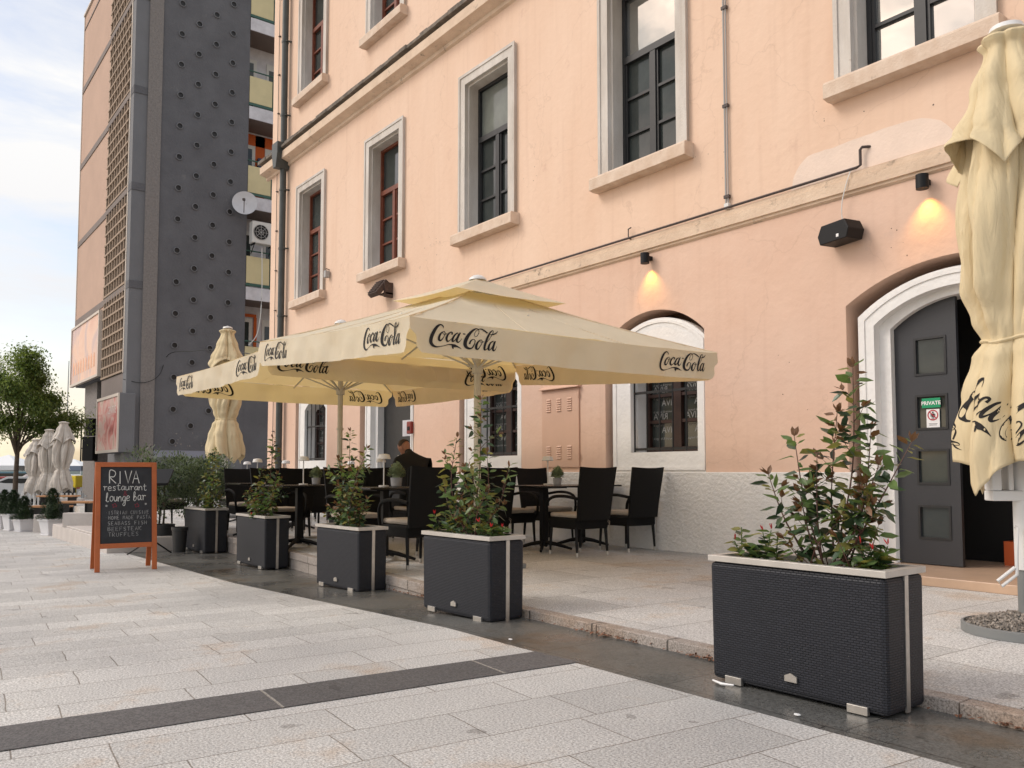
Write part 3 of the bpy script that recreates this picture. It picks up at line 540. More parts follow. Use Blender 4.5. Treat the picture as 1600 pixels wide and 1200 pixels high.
# door: closed left leaf slightly swung
lf = holed(arch(-4.09, -2.95, .135, 2.40, .20)[:2] + [p for p in arch(-4.09, -2.75, .135, 2.38, .23)[2:]], [], FY + .22, FY + .27, 'tmpdoor', M['door'], B)
bpy.data.objects.remove(lf)
def leaf_outline():
    full = arch(-4.09, -2.75, .135, 2.37, .235); top = [p for p in full[2:] if p[0] <= -3.51]
    return [(-4.09, .135), (-3.51, .135), (-3.51, 2.37 + .232)] + top
wins = [(1.91, 2.23), (1.40, 1.69), (.89, 1.18), (.385, .66)]
D = holed(leaf_outline(), [rect(-3.88, -3.62, a, b) for a, b in wins], FY + .23, FY + .275, 'door', M['door'], B)
for a, b in wins: mb = MB(); mb.box(-3.885, -3.615, FY + .25, FY + .256, a - .005, b + .005); mb.build('pane', M['glass'], D)
for a, b in wins:
    mb = MB(); mb.box(-3.90, -3.88, FY + .222, FY + .23, a - .02, b + .02); mb.box(-3.62, -3.60, FY + .222, FY + .23, a - .02, b + .02); mb.box(-3.88, -3.62, FY + .222, FY + .23, b, b + .02); mb.box(-3.88, -3.62, FY + .222, FY + .23, a - .02, a); mb.build('pane_frame', M['blackwood'], D)
sg = thing('private_sign', 'small green sign reading PRIVATE stuck on the door pane', 'sign', (-3.755, FY + .235, 1.63))
mb = MB(); mb.box(-.085, .085, -.003, 0, -.045, .045); mb.build('sign_plate', M['signg'], sg)
mb = MB(); vs, fs = text_mesh('PRIVATE', .048, bold=.0012); mb.add([(a, -.005, b - .017) for a, b in vs], fs); mb.build('lettering', M['signw'], sg, fixn=False)
sg = thing('no_entry_sticker', 'white no entry sticker with a red ring and small figure below the green sign', 'sign', (-3.74, FY + .235, 1.485))
mb = MB(); mb.box(-.06, .06, -.003, 0, -.085, .085); mb.build('sticker_sheet', M['signw'], sg)
mb = MB()
ring = [(.045 * cos(t), .03 + .045 * sin(t), .010) for t in [2 * pi * i / 24 for i in range(25)]]
for pts in (ring, [(-.032, .062, .009), (.032, -.002, .009)]): vs, fs = ribbon(pts); mb.add([(a, -.0055, b) for a, b in vs], fs)
mb.build('red_ring', M['signr'], sg, fixn=False)
mb = MB()
for pts in ([(0, .062, .015), (0, .05, .015)], [(0, .046, .026), (0, .015, .022)], [(-.007, .015, .008), (-.008, -.01, .008)], [(.007, .015, .008), (.008, -.01, .008)], [(-.018, .042, .007), (-.018, .015, .007)], [(.018, .042, .007), (.018, .015, .007)], [(-.04, -.05, .004), (.04, -.05, .004)], [(-.035, -.062, .004), (.035, -.062, .004)]):
    vs, fs = ribbon(pts); mb.add([(a, -.0042, b) for a, b in vs], fs)
mb.build('figure_print', M['ink'], sg, fixn=False)
# dark room behind the open half
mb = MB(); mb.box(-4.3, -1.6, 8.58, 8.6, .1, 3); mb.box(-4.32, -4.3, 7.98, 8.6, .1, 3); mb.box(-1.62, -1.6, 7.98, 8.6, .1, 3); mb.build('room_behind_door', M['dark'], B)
cr_ = thing('crate', 'orange plastic crate standing inside the open door', 'crate', (-3.2, 8.35, .127))
mb = MB(); mb.box(-.18, .18, -.02, 0, 0, .22); mb.box(-.18, .18, .22, .24, 0, .22); mb.box(-.18, -.16, 0, .22, 0, .22); mb.box(.16, .18, 0, .22, 0, .22); mb.box(-.16, .16, 0, .22, 0, .02); mb.build('crate_body', M['crate'], cr_)
mb = MB(); mb.box(-.05, .05, -.024, -.0205, .13, .17); mb.build('hand_hole', M['dark'], cr_)
# second door (behind the man)
ds2 = door_surround(-14.68, -12.85, -14.35, -13.05, B)
d2 = MB(); d2.box(-14.35, -13.05, FY + .30, FY + .34, .1, 2.7); d2 = d2.build('door', M['blackwood'], B)
mb = MB(); mb.box(-13.62, -13.34, FY + .292, FY + .299, 1.65, 1.95); mb.build('notice', M['slabw'], d2); mb = MB(); mb.box(-13.6, -13.36, FY + .292, FY + .299, 1.25, 1.5); mb.build('notice', M['slabw'], d2)
mb = MB(); mb.tube([(-13.75, FY + .28, 1.0), (-13.75, FY + .28, 1.3)], .012); mb.build('handle', M['metal'], d2)
# cabinet
ec = thing('electric_cabinet', 'pink painted metal cabinet door with six louvre groups set in the wall', 'cabinet', (-8.745, FY, 1.05))
mb = MB(); mb.box(-.39, .39, -.022, 0, 0, 1.09); mb.build('cabinet_door', M['elec'], ec, bevel=.004)
mb = MB(); mb.prism([(-.07, 1.09), (-.07, 1.10), (0, 1.14), (0, 1.09)], -.42, .42, axis='x'); mb.build('rain_hood', M['elec'], ec)
for cx in (-.24, -.02, .2):
    for z0 in (.12, .78):
        mb = MB()
        for k in range(6): mb.prism([(-.036, z0 + k * .032), (-.022, z0 + k * .032 + .02), (-.022, z0 + k * .032)], cx - .045, cx + .045, axis='x')
        mb.build('louvre', M['elec'], ec)
for z in (.12, .95): mb = MB(); mb.box(.375, .40, -.035, -.022, z, z + .07); mb.build('hinge', M['elec'], ec)
# red box, vent, hooks, lamps, speaker, cctv, floodlight
ab = thing('alarm_box', 'small red wall box beside the dark door behind the seated man', 'alarm box', (-12.8, FY, 1.76))
mb = MB(); mb.box(-.075, .075, -.06, 0, -.1, .12); mb.build('housing', M['redbox'], ab, bevel=.015)
mb = MB(); mb.box(-.04, .04, -.066, -.0605, -.04, .03); mb.build('front_window', M['dark'], ab)
def wall_lamp(x, z, label):
    t = thing('wall_lamp', label, 'lamp', (x, FY - .11, z), 0, 'downlights under the string course')
    mb = MB(); mb.lathe([(.045, 0), (.055, 0), (.055, .13), (.0, .13)], 24); mb.build('lamp_body', M['blackm'], t, smooth=True)
    mb = MB(); mb.box(-.025, .025, .05, .11, .05, .10); mb.build('bracket', M['blackm'], t)
    mb = MB(); mb.lathe([(.0, .01), (.044, .01), (.044, .014), (0, .014)], 20); mb.build('bulb', M['lampg'], t)
    l = bpy.data.lights.new('wall_lamp_light', 'SPOT'); l.energy = 11; l.color = (1, .48, .07); l.spot_size = R(95); l.spot_blend = .9; l.shadow_soft_size = .03
    lo = bpy.data.objects.new('wall_lamp_light', l); C.objects.link(lo); lo.parent = t; lo.location = (0, .02, -.01); lo.rotation_euler = (R(12), 0, 0)
    return t
wall_lamp(-3.61, 3.55, 'black cylinder downlight glowing near the folded umbrella, above the open door')
wall_lamp(-7.03, 3.55, 'black cylinder downlight glowing above the barred arched window')
sp = thing('loudspeaker', 'black box loudspeaker hung on the wall left of the arched door', 'speaker', (-4.41, FY - .12, 3.32), R(-14))
mb = MB(); mb.prism([(-.17, -.09), (.17, -.09), (.20, .0), (.15, .10), (-.15, .10), (-.20, .0)], -.11, .10, 'y'); o = mb.build('speaker_body', M['blackm'], sp, bevel=.008)
mb = MB(); mb.box(.05, .08, -.116, -.111, -.06, -.03); mb.build('badge', M['signw'], sp)
mb = MB(); mb.box(-.03, .03, .10, .13, -.03, .03); mb.build('bracket', M['blackm'], sp)
def cable(name, pts, r, m, label, cat='cable', sm=True):
    mb = MB(); p = catmull([tuple(q) for q in pts], 6) if sm else pts; mb.tube(p, r, 6); return tag(mb.build(name, m, smooth=True), label, cat)
cable('speaker_cable', [(-4.33, FY - .03, 3.98), (-4.36, FY - .07, 3.85), (-4.42, FY - .07, 3.65), (-4.43, FY - .06, 3.5), (-4.40, FY - .08, 3.42)], .005, M['whitec'], 'thin white cable drooping from the string course to the loudspeaker')
cable('wall_conduit', [(-19.3, FY - .05, 3.955), (-10, FY - .05, 3.955), (-4.27, FY - .05, 3.955), (-4.23, FY - .05, 3.97), (-4.23, FY - .05, 4.12), (-4.21, FY - .05, 4.14), (-4.17, FY - .02, 4.14), (-4.15, FY + .01, 4.14)], .014, M['lead'], 'brown conduit running along the top of the string course, bent up at its end', 'pipe', False)
t = thing('vertical_conduit', 'thin grey vertical conduit with clips running down the upper wall', 'pipe', (-5.84, FY - .03, 3.97))
mb = MB(); mb.tube([(-.015, 0, 0), (-.015, 0, 9)], .011, 6); mb.tube([(.015, 0, 0), (.015, 0, 9)], .008, 6); mb.build('pipe', M['cable'], t, smooth=True)
for z in (.1, 1.15, 2.3, 3.4, 4.5): mb = MB(); mb.box(-.035, .035, -.018, .02, z, z + .035); mb.build('clip', M['lead'], t)
mb = MB(); mb.box(-.03, .03, -.02, .025, -.03, .04); mb.build('end_box', M['whitec'], t)
for i, (x, z) in enumerate(((-7.37, 3.95), (-10.76, 3.96))):
    mb = MB(); mb.tube([(x, FY + .0, z), (x, FY - .05, z), (x, FY - .05, z + .12), (x + .05, FY - .05, z + .13)], .009, 6)
    tag(mb.build('wall_hook', M['lead'], smooth=True), ('bent rusty iron hook above the string course, left of the grey conduit', 'bent iron hook on the wall just behind the top of the open umbrella')[i], 'hook', 'iron hooks on the wall')
fl = thing('floodlight', 'brown rusty floodlight below the second red framed window', 'lamp', (-13.7, FY, 4.40))
mt = Matrix.Translation((0, -.20, .0)) @ Matrix.Rotation(R(-38), 4, 'X')
mb = MB(); mb.box(-.17, .17, -.05, .05, -.17, .17, mtx=mt); mb.build('housing', M['rust'], fl, bevel=.01)
mb = MB()
for k in range(7): mb.box(-.15, .15, -.075, -.052, -.15 + k * .045, -.135 + k * .045, mtx=mt)
mb.build('cooling_fins', M['rust'], fl)
mb = MB(); mb.box(-.03, .20, -.16, 0, -.12, -.09); mb.box(.16, .20, -.18, 0, -.18, .10); mb.build('bracket', M['rust'], fl)
cc = thing('wall_sensor', 'small grey boxed sensor beside the leftmost middle window', 'sensor', (-16.25, FY, 5.2))
mb = MB(); mb.box(-.04, .06, -.12, -.02, -.10, .05); mb.build('housing', M['cable'], cc, bevel=.01)
mb = MB(); mb.tube([(.0, 0, .08), (0, -.08, .10), (0, -.08, .03)], .01, 6); mb.build('arm', M['lead'], cc)
# downpipe
dp = thing('downpipe', 'dark rain downpipe with collars at the left end of the apricot building', 'pipe', (-18.60, FY - .12, 0))
mb = MB(); mb.tube([(0, 0, .05), (0, 0, 8.15)], .075, 14); mb.tube([(0, 0, 8.65), (0, 0, 14)], .075, 14); mb.build('pipe', M['pipe'], dp, smooth=True)
for z in (1.2, 2.9, 4.6, 6.2, 7.6, 9.4, 11.2): mb = MB(); mb.tube([(0, 0, z), (0, 0, z + .05)], .084, 14); mb.box(.07, .12, -.01, .12, z + .01, z + .035); mb.build('collar', M['pipe'], dp, smooth=True)
mb = MB(); mb.prism([(-.17, 8.72), (.17, 8.72), (.17, 8.45), (.08, 8.12), (-.08, 8.12), (-.17, 8.45)], -.22, .12, 'y'); mb.build('hopper', M['pipe'], dp, bevel=.01)
for i, x in enumerate((-19.2,)):
    mb = MB(); mb.tube([(x, FY - .03, .3), (x, FY - .03, 14)], .008, 5)
    for z in range(1, 14): mb.box(x - .02, x + .04, FY - .05, FY, z * .97, z * .97 + .02)
    tag(mb.build('lightning_wire', M['lead']), 'thin wire with clips running up the wall left of the downpipe', 'wire')

# ------------------------------------------------------------------ tower block
T = thing('tower_block', 'tall grey and beige tower block with porthole vents and stacked balconies', 'building', (0, 0, 0))
TX, TY = -30.5, 6.8
mb = MB(); mb.box(-40.05, TX - .055, TY + .06, 10.81, 4.62, 21.2); mb.box(-34.6, TX - .055, TY + .3, 10.81, -.4, 4.619); mb.box(-40.05, TX - 1.36, 10.811, 20, -.4, 21.2); mb.build('core', M['towerg'], T)
mb = MB(); mb.box(-40.05, -34.45, TY, TY + .06, 4.75, 21.2); mb.build('beige_panel', M['towerb'], T)
mb = MB()
for z in (7.30, 10.75, 14.2, 17.65): mb.box(-40.07, -34.45, TY - .03, TY, z, z + .24); mb.build('storey_band', M['band'], T); mb = MB()
mb.box(-40.07, -34.45, TY - .025, TY, 20.55, 20.62)
mb.build('storey_band', M['band'], T)
mb = MB(); mb.box(-40.12, -40.05, TY - .03, TY + .3, 4.7, 21.3); mb.box(-40.12, -30.4, TY - .06, TY + .3, 21.2, 21.3); mb.build('edge_trim', M['edge'], T)
# lattice screen
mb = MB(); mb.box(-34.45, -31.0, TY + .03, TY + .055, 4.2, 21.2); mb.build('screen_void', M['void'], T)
mb = MB(); rr = 0
for s0 in (4.45, 7.55, 11.0, 14.45, 17.9):
    s1 = s0 + (3.0 if s0 < 5 else 3.2); nr = 8; hh = (s1 - s0) / nr
    for r_ in range(nr):
        z = s0 + r_ * hh; mb.box(-34.42, -31.02, TY - .07, TY + .03, z, z + .07)
        nc = 8
        for c_ in range(nc + 1):
            x = -34.40 + c_ * (3.3 / nc) + (.12 if r_ % 2 else 0)
            if x < -31.1: mb.box(x, x + .07, TY - .055, TY + .03, z + .07, z + hh)
mb.build('block_screen', M['lattice'], T)
mb = MB()
for z in (7.33, 10.78, 14.23, 17.68): mb.box(-34.45, -31.0, TY - .05, TY + .03, z, z + .20); mb.build('screen_band', M['band'], T); mb = MB()
mb.box(-34.45, -31.03, TY - .02, TY + .03, 3.75, 4.42)
mb.build('screen_band', M['band'], T)
mb = MB(); mb.box(-31.0, TX, TY - .03, TY + .42, 4.42, 21.2); mb.box(-31.02, TX + .005, TY - .028, TY + .42, -.3, 4.419); mb.build('corner_pier', M['towerg'], T)
mb = MB(); mb.box(-31.03, -30.93, TY - .05, TY - .03, 4.42, 21.2); mb.build('corner_trim', M['edge'], T)
for z in (7.33, 10.78, 14.23, 17.68): mb = MB(); mb.box(-31.0, TX + .03, TY - .04, TY + .42, z, z + .26); mb.build('pier_band', M['towerd'], T)
mb = MB(); mb.box(TX - .05, TX + .07, TY + .42, TY + .88, -.4, 21.2); mb.build('pebble_pier', M['towerp'], T)
mb = MB(); mb.box(TX - .05, TX + .02, TY + .88, 10.82, 1.74, 21.2); mb.build('vent_wall', M['towerd'], T)
mb = MB(); mb.box(TX - .05, TX + .01, TY + .88, 10.82, 1.50, 1.74); mb.build('pale_base_band', mat('lavender_grey', (.26, .27, .33), .8, .05, 3), T)
mb = MB(); mb.box(TX - .05, TX + .015, TY + .88, 10.82, -.4, 1.50); mb.build('base_wall', M['towerg'], T)
mb = MB(); r_ = random.Random(9)
for k in range(26):
    y = 8.4 + r_.random() * 2.2; z = 1.9 + r_.random() ** 2 * .7; mb.lathe([(0, 0), (.02 + r_.random() * .05, 0)], 7, (0, 0, 0)) if False else None
    a = .01 + r_.random() * .03; b = .01 + r_.random() * .025
    mb.add([(TX + .024, y + a * cos(q) * (1 + .4 * sin(3 * q + k)), z + b * sin(q)) for q in [2 * pi * i / 9 for i in range(9)]], [tuple(range(9))])
mb.build('chipped_paint', M['towerp'], T, fixn=False)
ventm = None
for ci, y in enumerate((8.32, 8.93, 9.55, 10.17)):
    for k in range(15):
        z = 2.05 + 1.135 * k + (.57 if ci % 2 else 0) + (0 if ci < 3 else .05)
        if z > 20.5: continue
        if ventm is None:
            mb = MB(); n = 16; prof = [(.118, .0), (.118, .05), (.094, .056), (.088, -.02)]
            mb.add([(x_, r * cos(2 * pi * q / n), r * sin(2 * pi * q / n)) for r, x_ in prof for q in range(n)], [(i * n + q, i * n + (q + 1) % n, (i + 1) * n + (q + 1) % n, (i + 1) * n + q) for i in range(3) for q in range(n)])
            ventm = mb.build('vent_ring', M['towerg'], T, smooth=True); ventm.location = (TX + .02, y, z)
            mb = MB(); mb.add([(.012, .091 * cos(2 * pi * q / n), .091 * sin(2 * pi * q / n)) for q in range(n)], [tuple(range(n))]); ho = mb.build('vent_hole', M['iron'], ventm, fixn=False)
        else:
            c = ventm.copy(); C.objects.link(c); c.location = (TX + .02, y, z); h = ho.copy(); C.objects.link(h); h.parent = c
# balconies
YB0, YB1 = 10.82, 14.5
mb = MB(); mb.box(TX - 1.35, TX - 1.25, YB0, YB1, 0, 21.2); mb.build('balcony_back_wall', M['slabw'], T)
mb = MB(); mb.box(TX - .1, TX, YB0, YB1, -.4, 4.55); mb.build('blank_wall_under_balconies', M['towerd'], T)
for k, zt in enumerate((18.3, 14.85, 11.38, 7.92, 4.5)):
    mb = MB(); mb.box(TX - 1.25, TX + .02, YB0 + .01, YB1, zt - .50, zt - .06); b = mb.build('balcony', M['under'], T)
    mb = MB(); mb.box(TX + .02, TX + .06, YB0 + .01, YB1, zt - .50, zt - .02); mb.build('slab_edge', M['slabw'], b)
    mb = MB(); mb.box(TX + .0, TX + .03, YB0 + .02, 11.72, zt + .14, zt + 1.16); mb.box(TX + .0, TX + .03, 11.84, 12.8, zt + .14, zt + 1.16); mb.build('railing_panel', M['balc'], b)
    mb = MB(); mb.tube([(TX + .03, YB0, zt + 1.36), (TX + .03, YB1, zt + 1.36)], .025, 6); mb.box(TX - .02, TX + .05, 11.74, 11.82, zt - .4, zt + 1.4); mb.box(TX + .0, TX + .05, YB0, YB1, zt + .03, zt + .12)
    mb.build('rail', M['green'], b)
    mb = MB(); mb.box(TX - 1.25, TX - 1.22, 10.9, 11.55, zt + .2, zt + 2.45); mb.box(TX - 1.25, TX - 1.22, 11.95, 12.9, zt + .2, zt + 2.45); o = mb.build('window_frame', M['whitew'], b)
    mb = MB(); mb.box(TX - 1.22, TX - 1.21, 11.05, 11.42, zt + .3, zt + 2.3); mb.box(TX - 1.22, TX - 1.21, 12.05, 12.4, zt + .9, zt + 2.2); mb.build('pane', M['glass'], b)
    if k == 1:
        pass
    if k == 2:
        mb = MB(); mb.box(TX - 1.25, TX - 1.235, 11.56, 11.94, zt - .0, zt + 2.9); mb.box(TX - 1.25, TX - 1.235, 10.85, 13, zt + 2.46, zt + 2.9); mb.build('orange_wall', M['orangew'], b)
        mb = MB(); mb.box(TX - 1.2, TX - 1.05, 11.62, 11.88, zt + 1.55, zt + 1.95); mb.build('letter_box', M['navy'], b)
    if k == 4:
        mb = MB(); mb.box(TX - 1.21, TX - 1.18, 10.9, 11.7, zt + 2.5, zt + 2.62); mb.box(TX - 1.21, TX - 1.18, 11.6, 11.72, zt + .2, zt + 2.5); mb.build('orange_trim', M['orangew'], b)
# satellite dish and air conditioner
dsh = thing('satellite_dish', 'pale round satellite dish on the tower corner by the balconies', 'satellite dish', (TX + .35, 10.62, 10.95), R(38))
mb = MB(); n = 32; prof = [(.0, .10), (.15, .09), (.3, .055), (.42, .01), (.47, -.02), (.475, -.035), (.41, -.005), (.29, .04), (.14, .075), (0, .085)]
mb.add([(-x_, r * cos(2 * pi * q / n) * .95, r * sin(2 * pi * q / n)) for r, x_ in prof for q in range(n)], [(i * n + q, i * n + (q + 1) % n, (i + 1) * n + (q + 1) % n, (i + 1) * n + q) for i in range(len(prof) - 1) for q in range(n)])
o = mb.build('reflector', mat('dish_grey', (.56, .56, .58), .5, .05, 4), dsh, smooth=True); o.rotation_euler = (0, R(-12), R(-60))
mb = MB(); mb.tube([(0, -.05, -.40), (.24, -.42, -.02)], .014, 6); mb.box(.20, .28, -.48, -.40, -.06, .02); mb.build('feed_arm', M['lead'], dsh)
mb = MB(); mb.tube([(0, .10, 0), (0, .42, 0), (0, .42, -.25), (-.4, .5, -.25)], .02, 6); mb.build('mount', M['lead'], dsh)
ac = thing('air_conditioner', 'white air conditioner unit with round fan grille hung outside a balcony', 'air conditioner', (TX + .25, 11.35, 9.52))
mb = MB(); mb.box(-.17, .17, -.45, .50, 0, .82); mb.build('casing', M['whitew'], ac, bevel=.02)
mb = MB(); n = 28
mb.add([(.176, -.12 + .29 * cos(2 * pi * q / n), .42 + .29 * sin(2 * pi * q / n)) for q in range(n)], [tuple(range(n))]); mb.build('fan_opening', M['dark'], ac, fixn=False)
mb = MB()
for r in (.1, .2, .28): mb.tube([(.186, -.12 + r * cos(2 * pi * q / n), .42 + r * sin(2 * pi * q / n)) for q in range(n + 1)], .008, 4)
for k in range(4): a = pi * k / 4; mb.tube([(.186, -.12 - .28 * cos(a), .42 - .28 * sin(a)), (.186, -.12 + .28 * cos(a), .42 + .28 * sin(a))], .008, 4)
mb.build('fan_grille', M['cable'], ac)
mb = MB(); mb.box(-.2, .2, -.38, -.34, -.05, 0); mb.box(-.2, .2, .30, .34, -.05, 0); mb.tube([(-.2, -.36, -.35), (.18, -.36, -.03)], .015, 5); mb.tube([(-.2, .32, -.35), (.18, .32, -.03)], .015, 5); mb.build('bracket', M['blackm'], ac)
cable('hanging_cable', [(TX + .3, 11.32, 9.4), (TX + .28, 11.35, 7.5), (TX + .2, 11.25, 6.2), (TX + .1, 10.95, 5.7)], .018, M['whitec'], 'white cable hanging from the air conditioner past the balconies')
cable('slack_cable', [(TX - .1, TY - .1, 4.15), (TX + .12, TY + .5, 4.05), (TX + .15, TY + 1.0, 4.35), (TX + .15, TY + 1.3, 5.1), (-28, 8.2, 4.95), (-24, 7.9, 4.5), (-17.5, 7.5, 3.4)], .012, M['blackc'], 'black slack cable strung across the tower wall towards the umbrellas')
# billboards
def poster_mat(name, cols, sc):
    m = bpy.data.materials.new(name); m.use_nodes = True; t = m.node_tree; b = t.nodes['Principled BSDF']; tc = t.nodes.new('ShaderNodeTexCoord')
    n = t.nodes.new('ShaderNodeTexNoise'); n.inputs['Scale'].default_value = sc; n.inputs['Detail'].default_value = 6; n.inputs['Distortion'].default_value = 1.2; t.links.new(tc.outputs['Object'], n.inputs['Vector'])
    r = t.nodes.new('ShaderNodeValToRGB'); r.color_ramp.elements[0].position = .3; r.color_ramp.elements[1].position = .7
    r.color_ramp.elements[0].color = (*cols[0], 1); r.color_ramp.elements[1].color = (*cols[-1], 1)
    for i, c in enumerate(cols[1:-1]): e = r.color_ramp.elements.new(.3 + .4 * (i + 1) / (len(cols) - 1)); e.color = (*c, 1)
    t.links.new(n.outputs['Fac'], r.inputs[0]); t.links.new(r.outputs[0], b.inputs['Base Color']); b.inputs['Roughness'].default_value = .45
    return m
bb = thing('billboard', 'large sun faded peach coloured billboard on the beige tower face', 'billboard', (-37.2, TY - .12, 4.72))
mb = MB(); mb.box(-2.85, 2.55, 0, .1, 0, 2.35); mb.build('sheet', poster_mat('faded_peach_print', [(.72, .42, .30), (.80, .52, .38), (.55, .40, .38), (.85, .50, .25)], .55), bb)
mb = MB(); mb.box(-2.95, 2.65, -.04, .1, 2.35, 2.45); mb.box(-2.95, 2.65, -.04, .1, -.1, 0); mb.box(-2.95, -2.85, -.04, .1, 0, 2.35); mb.box(2.55, 2.65, -.04, .1, 0, 2.35); mb.build('frame', M['edge'], bb)
mb = MB()
for k in range(9): mb.prism([(-2.5 + k * .52, .35), (-2.25 + k * .52, .35), (-2.25 + k * .52, .80), (-2.375 + k * .52, .92), (-2.5 + k * .52, .80)], -.006, 0, 'y')
mb.build('printed_arcade', mat('peach_arch_print', (.78, .42, .26), .6, .2, 3), bb)
bb = thing('poster_case', 'framed pink and red poster case on the tower corner above the chalkboard', 'poster', (-31.85, TY - .30, 1.65))
mb = MB(); mb.box(-1.75, 1.65, .02, .52, 0, 2.0); mb.build('case', M['towerg'], bb, bevel=.02)
mb = MB(); mb.box(-1.65, 1.55, 0, .019, .1, 1.9); mb.build('poster', poster_mat('pink_red_print', [(.32, .08, .07), (.60, .20, .18), (.62, .42, .38), (.45, .30, .22)], 1.6), bb)
mb = MB(); mb.box(-1.75, 1.65, -.03, .0185, 1.9, 2.0); mb.box(-1.75, 1.65, -.03, .0185, 0, .1); mb.box(-1.75, -1.65, -.03, .0185, .1, 1.9); mb.box(1.55, 1.65, -.03, .0185, .1, 1.9); mb.build('frame', M['edge'], bb)
mb = MB(); vs, fs = text_mesh('CENTRE', .38); mb.add([(.62 + a * .9, -.004, 1.35 + b) for a, b in vs], fs); mb.build('lettering', mat('pale_print', (.70, .62, .58), .6), bb, fixn=False)
spk = thing('stacked_loudspeaker', 'tall black two box loudspeaker hung on the tower by the billboard', 'speaker', (*at(141, 33.2)[:2], 0), R(52.5))
mb = MB(); mb.box(-.14, .14, -.15, .2, 2.42, 3.12); mb.build('upper_cabinet', M['blackm'], spk, bevel=.02)
mb = MB(); mb.box(-.22, .22, -.22, .22, 1.42, 2.38); mb.build('lower_cabinet', M['blackm'], spk, bevel=.02)
mb = MB(); mb.box(-.05, .05, .2, .9, 2.3, 2.4); mb.box(-.40, -.36, 0, .04, 1.4, 3.3); mb.box(-.40, .1, .0, .04, 1.9, 1.94); mb.build('bracket', M['blackm'], spk)
# ground floor pillar left
mb = MB(); mb.box(-39.0, -36.6, TY + .25, TY + 3.5, -.4, 4.615); mb.build('ground_floor_pillar', M['towerp'], T)
mb = MB(); mb.box(-36.6, -34.6, TY + 1.0, TY + 1.2, -.4, 4.61); mb.build('recessed_wall', M['band'], T)

